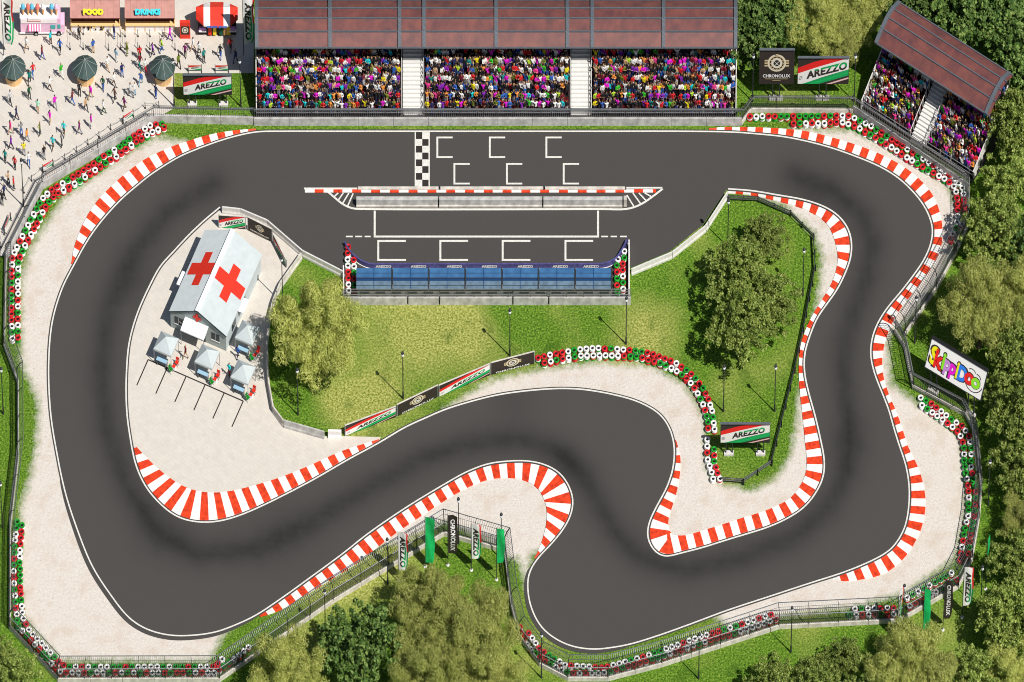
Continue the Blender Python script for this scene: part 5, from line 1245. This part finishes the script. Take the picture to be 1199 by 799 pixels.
# ------------------------------------------------------------------ trees
def tree_meshes(kind, R, H, seed, n_leaf):
    rs = np.random.RandomState(seed); zc = H-R*.62
    nb = 20 if kind == 'olive' else 22; B = []
    while len(B) < nb:
        p = rs.normal(0, .5, 3); p[2] = abs(p[2])*.9-.25
        if np.linalg.norm(p) < 1.0: B.append((p*np.array([R*.78, R*.78, R*.50])+np.array([0, 0, zc]), R*rs.uniform(.17, .30)))
    lobes = [(np.array([math.cos(t)*R*.62*rs.uniform(.7, 1.1), math.sin(t)*R*.62*rs.uniform(.7, 1.1), zc+rs.uniform(-.15, .2)*R]), R*rs.uniform(.28, .42)) for t in np.linspace(0, 2*PI, 9)[:-1]+rs.uniform(0, 1)]
    B += lobes+[(np.array([rs.uniform(-.2, .2)*R, rs.uniform(-.2, .2)*R, zc+R*.32]), R*.4)]
    # second level: small leaf clumps spread over the lobes, so light clumps and dark gaps alternate
    nc, c0, c1 = {'olive': (150, .12, .20), 'dark': (420, .055, .09), 'mid': (280, .06, .12)}[kind]
    C0 = np.array([b[0] for b in B]); S0 = np.array([b[1] for b in B]); p0 = S0**2/(S0**2).sum(); k = rs.choice(len(B), nc, p=p0)
    dd = rs.normal(0, 1, (nc, 3)); dd[:, 2] = np.where(rs.rand(nc) < .7, abs(dd[:, 2]), dd[:, 2]); dd /= np.linalg.norm(dd, axis=1)[:, None]
    CC = C0[k]+dd*(S0[k]*rs.uniform(.45, 1.05 if kind == 'olive' else 1.25, nc))[:, None]; B2 = [(CC[i], R*rs.uniform(c0, c1)) for i in range(nc)]
    C = np.array([b[0] for b in B2]); S = np.array([b[1] for b in B2]); pr = S**2; pr /= pr.sum()
    ci = rs.choice(len(B2), n_leaf, p=pr); d = rs.normal(0, 1, (n_leaf, 3)); d[:, 2] = np.where(rs.rand(n_leaf) < .75, abs(d[:, 2]), d[:, 2]); d /= np.linalg.norm(d, axis=1)[:, None]
    rad = S[ci]*((rs.uniform(.6, 1.02, n_leaf) if kind == 'olive' else rs.uniform(.45, 1.12, n_leaf))); pos = C[ci]+d*rad[:, None]*np.array([1, 1, .85])
    if kind == 'olive':     # long soft drooping blades in tufts
        ax = rs.normal(0, 1, (n_leaf, 3)); ax -= d*(ax*d).sum(1)[:, None]*.75; ax[:, 2] -= .3; ln = rs.uniform(.22, .5, n_leaf); wd = rs.uniform(.025, .05, n_leaf)
    elif kind == 'dark':
        ax = rs.normal(0, 1, (n_leaf, 3)); ln = rs.uniform(.22, .46, n_leaf); wd = ln*rs.uniform(.32, .5, n_leaf)
    else:
        ax = rs.normal(0, 1, (n_leaf, 3)); ln = rs.uniform(.18, .40, n_leaf); wd = ln*rs.uniform(.25, .42, n_leaf)
    ax /= np.linalg.norm(ax, axis=1)[:, None]
    nn = d+rs.normal(0, .22 if kind == 'olive' else .45, (n_leaf, 3)); nn[:, 2] += .35; sd = np.cross(ax, nn); sd /= np.maximum(np.linalg.norm(sd, axis=1), 1e-6)[:, None]
    a = pos-ax*(ln/2)[:, None]; b = pos+sd*(wd)[:, None]*.9; c = pos+ax*(ln/2)[:, None]; e = pos-sd*(wd)[:, None]*.9
    if kind == 'olive': c[:, 2] -= ln*.25
    V = np.stack([a, b, c, e], 1).reshape(-1, 3); Fc = np.arange(n_leaf*4).reshape(-1, 4)
    me = bpy.data.meshes.new('crown'); me.from_pydata(V.tolist(), [], Fc.tolist()); me.materials.append(M({'olive': 'leaf_olive', 'dark': 'leaf_dark', 'mid': 'leaf_mid'}[kind]))
    t = MB(); h0 = zc*.7; t.tube((0, 0, -.05), (.1, 0, h0), .28*R/5, .18*R/5, 'bark', 8)
    for i in range(9):
        b = B[rs.randint(len(B))][0]; t.tube((.1*rs.rand(), 0, h0*rs.uniform(.6, 1)), tuple(b), .11*R/5, .03, 'bark', 5)
    return me, t.mesh('trunk')
PROTO = {'olive': [tree_meshes('olive', 5, 7.5, s, 34000) for s in (1, 2)], 'dark': [tree_meshes('dark', 5, 7.5, 3, 11000)], 'mid': [tree_meshes('mid', 5, 7.5, s, 13000) for s in (4, 5)]}
NMS = {'olive': 'willow_tree', 'dark': 'broadleaf_tree', 'mid': 'oak_tree'}
TREES = [  # crown centre as seen on the map view, radius (m), kind, label
 (372,388,6.0,'olive','round olive green tree on the infield lawn beside the medical yard'),
 (896,275,2.9,'mid','small upper tree of the infield clump near the guard rail'),(862,322,4.4,'mid','broad middle tree of the infield clump'),(900,352,3.9,'mid','right tree of the infield clump beside the guard rail'),(866,388,4.3,'mid','lowest tree of the infield clump above the lamp post'),
 (872,28,4.4,'dark','dark green tree touching the right end of the long grandstand'),(912,22,4.0,'dark','dark green tree above the square dark billboard'),(955,22,4.4,'olive','olive tree above the striped eastern billboard'),(1003,14,4.2,'olive','olive tree just left of the small grandstand roof'),(985,52,3.0,'olive','small olive tree between striped billboard and small grandstand'),
 (1080,-6,4.6,'dark','dark green tree at the top edge behind the small grandstand'),(1128,12,5.2,'dark','dark green tree directly behind the small grandstand roof'),(1178,20,5.2,'dark','dark green tree in the north-east corner'),(1200,80,4.6,'dark','dark green tree right of the small grandstand roof'),
 (1192,150,4.4,'mid','tree right of the small grandstand seats'),(1186,206,4.0,'mid','tree below the small grandstand on the eastern edge'),(1166,268,4.8,'mid','mid green tree above the big pale olive eastern tree'),(1210,296,3.8,'dark','tree at the eastern edge above the pale olive tree'),
 (1146,366,5.2,'olive','large pale olive tree above the colourful billboard'),(1200,352,4.8,'olive','pale olive tree cut by the eastern edge of the view'),(1196,420,4.6,'mid','tree right of the colourful billboard'),(1172,462,2.6,'mid','small bushy tree at the right foot of the colourful billboard'),
 (1200,494,4.8,'mid','tree on the eastern edge below the colourful billboard'),(1194,548,4.0,'mid','tree on the eastern edge beside the shaded lamp post'),(1206,606,3.8,'olive','tree on the eastern edge above the dim green flag'),(1192,652,4.2,'mid','tree right of the dim green flag'),(1176,724,4.3,'mid','broad tree below the last striped south-eastern flag'),(1200,730,4.8,'mid','tree in the south-east corner'),
 (1062,782,5.2,'olive','olive tree below the south-eastern green flag'),(1098,800,4.6,'olive','olive tree at the bottom edge right of its twin'),(1190,790,4.4,'olive','pale tree in the extreme south-east corner'),(1140,800,4.2,'mid','dark tree between two olive trees at the bottom right'),(985,776,2.9,'mid','small leafy tree on the southern lawn below the tyre gap'),(1015,796,3.6,'mid','tree at the bottom edge left of the olive pair'),(950,800,3.2,'mid','bottom edge tree left of the small leafy one'),(900,806,3.6,'mid','leftmost tree of the southern lawn row'),
 (340,790,5.0,'olive','olive tree below the diagonal south-western fence'),(424,756,5.3,'dark','dark round leafy tree between two olive trees in the south'),(500,712,5.0,'olive','upper olive tree below the hairpin flags'),(556,742,5.8,'olive','large olive tree beside the steep hairpin fence'),(500,790,5.0,'olive','olive tree at the bottom edge right of the dark round tree'),(572,800,4.8,'olive','olive tree at the bottom edge below the hairpin'),
 (18,790,3.6,'mid','shrubby tree in the south-west corner'),(-6,768,3.0,'mid','shrubby tree cut by the western edge'),
]
for i, (x, y, R, k, lab) in enumerate(TREES):
    s = R/5; hs_ = random.uniform(.85, 1.12); zc = (7.5-5*.62)*s; cm, tm = PROTO[k][i % len(PROTO[k])]
    r = thing(NMS[k], lab, 'tree', W(x, y+9*zc), random.uniform(0, 6.28), 'trees around the circuit')
    for nm, me in (('crown', cm), ('trunk', tm)):
        o = link(nm, me, r); o.scale = (s, s, s*hs_)

# ------------------------------------------------------------------ light, camera
SUN_EL = math.radians(53.8)
w = bpy.data.worlds.new('World'); SC.world = w; w.use_nodes = True; nt = w.node_tree; bg = nt.nodes['Background']
sky = nt.nodes.new('ShaderNodeTexSky'); sky.sky_type = 'NISHITA'; sky.sun_disc = False; sky.sun_elevation = SUN_EL; sky.sun_rotation = math.radians(135); sky.air_density = 1.2
nt.links.new(sky.outputs[0], bg.inputs['Color']); bg.inputs['Strength'].default_value = .048
sl = bpy.data.lights.new('sun', 'SUN'); sl.energy = 5.0; sl.angle = math.radians(.5); sl.color = (1, .96, .90)
so = bpy.data.objects.new('sun', sl); COL.objects.link(so)
to = Vector((math.cos(SUN_EL)*math.sin(math.radians(135)), math.cos(SUN_EL)*math.cos(math.radians(135)), math.sin(SUN_EL)))
so.rotation_euler = to.to_track_quat('Z', 'Y').to_euler(); so.location = to*100
WID = 119.9; D = 10*WID; Hc = D/K
cam = bpy.data.cameras.new('camera'); co = bpy.data.objects.new('camera', cam); COL.objects.link(co); SC.camera = co
co.location = (0, -D, Hc); cam.sensor_width = 36; cam.sensor_fit = 'HORIZONTAL'; cam.lens = 36*Hc/WID; cam.shift_y = 10; cam.clip_start = 50; cam.clip_end = 10000
SC.cycles.filter_width = 1.0 if hasattr(SC, 'cycles') else 1.0
SC.view_settings.view_transform = 'Standard'; SC.view_settings.look = 'None'; SC.view_settings.exposure = 0
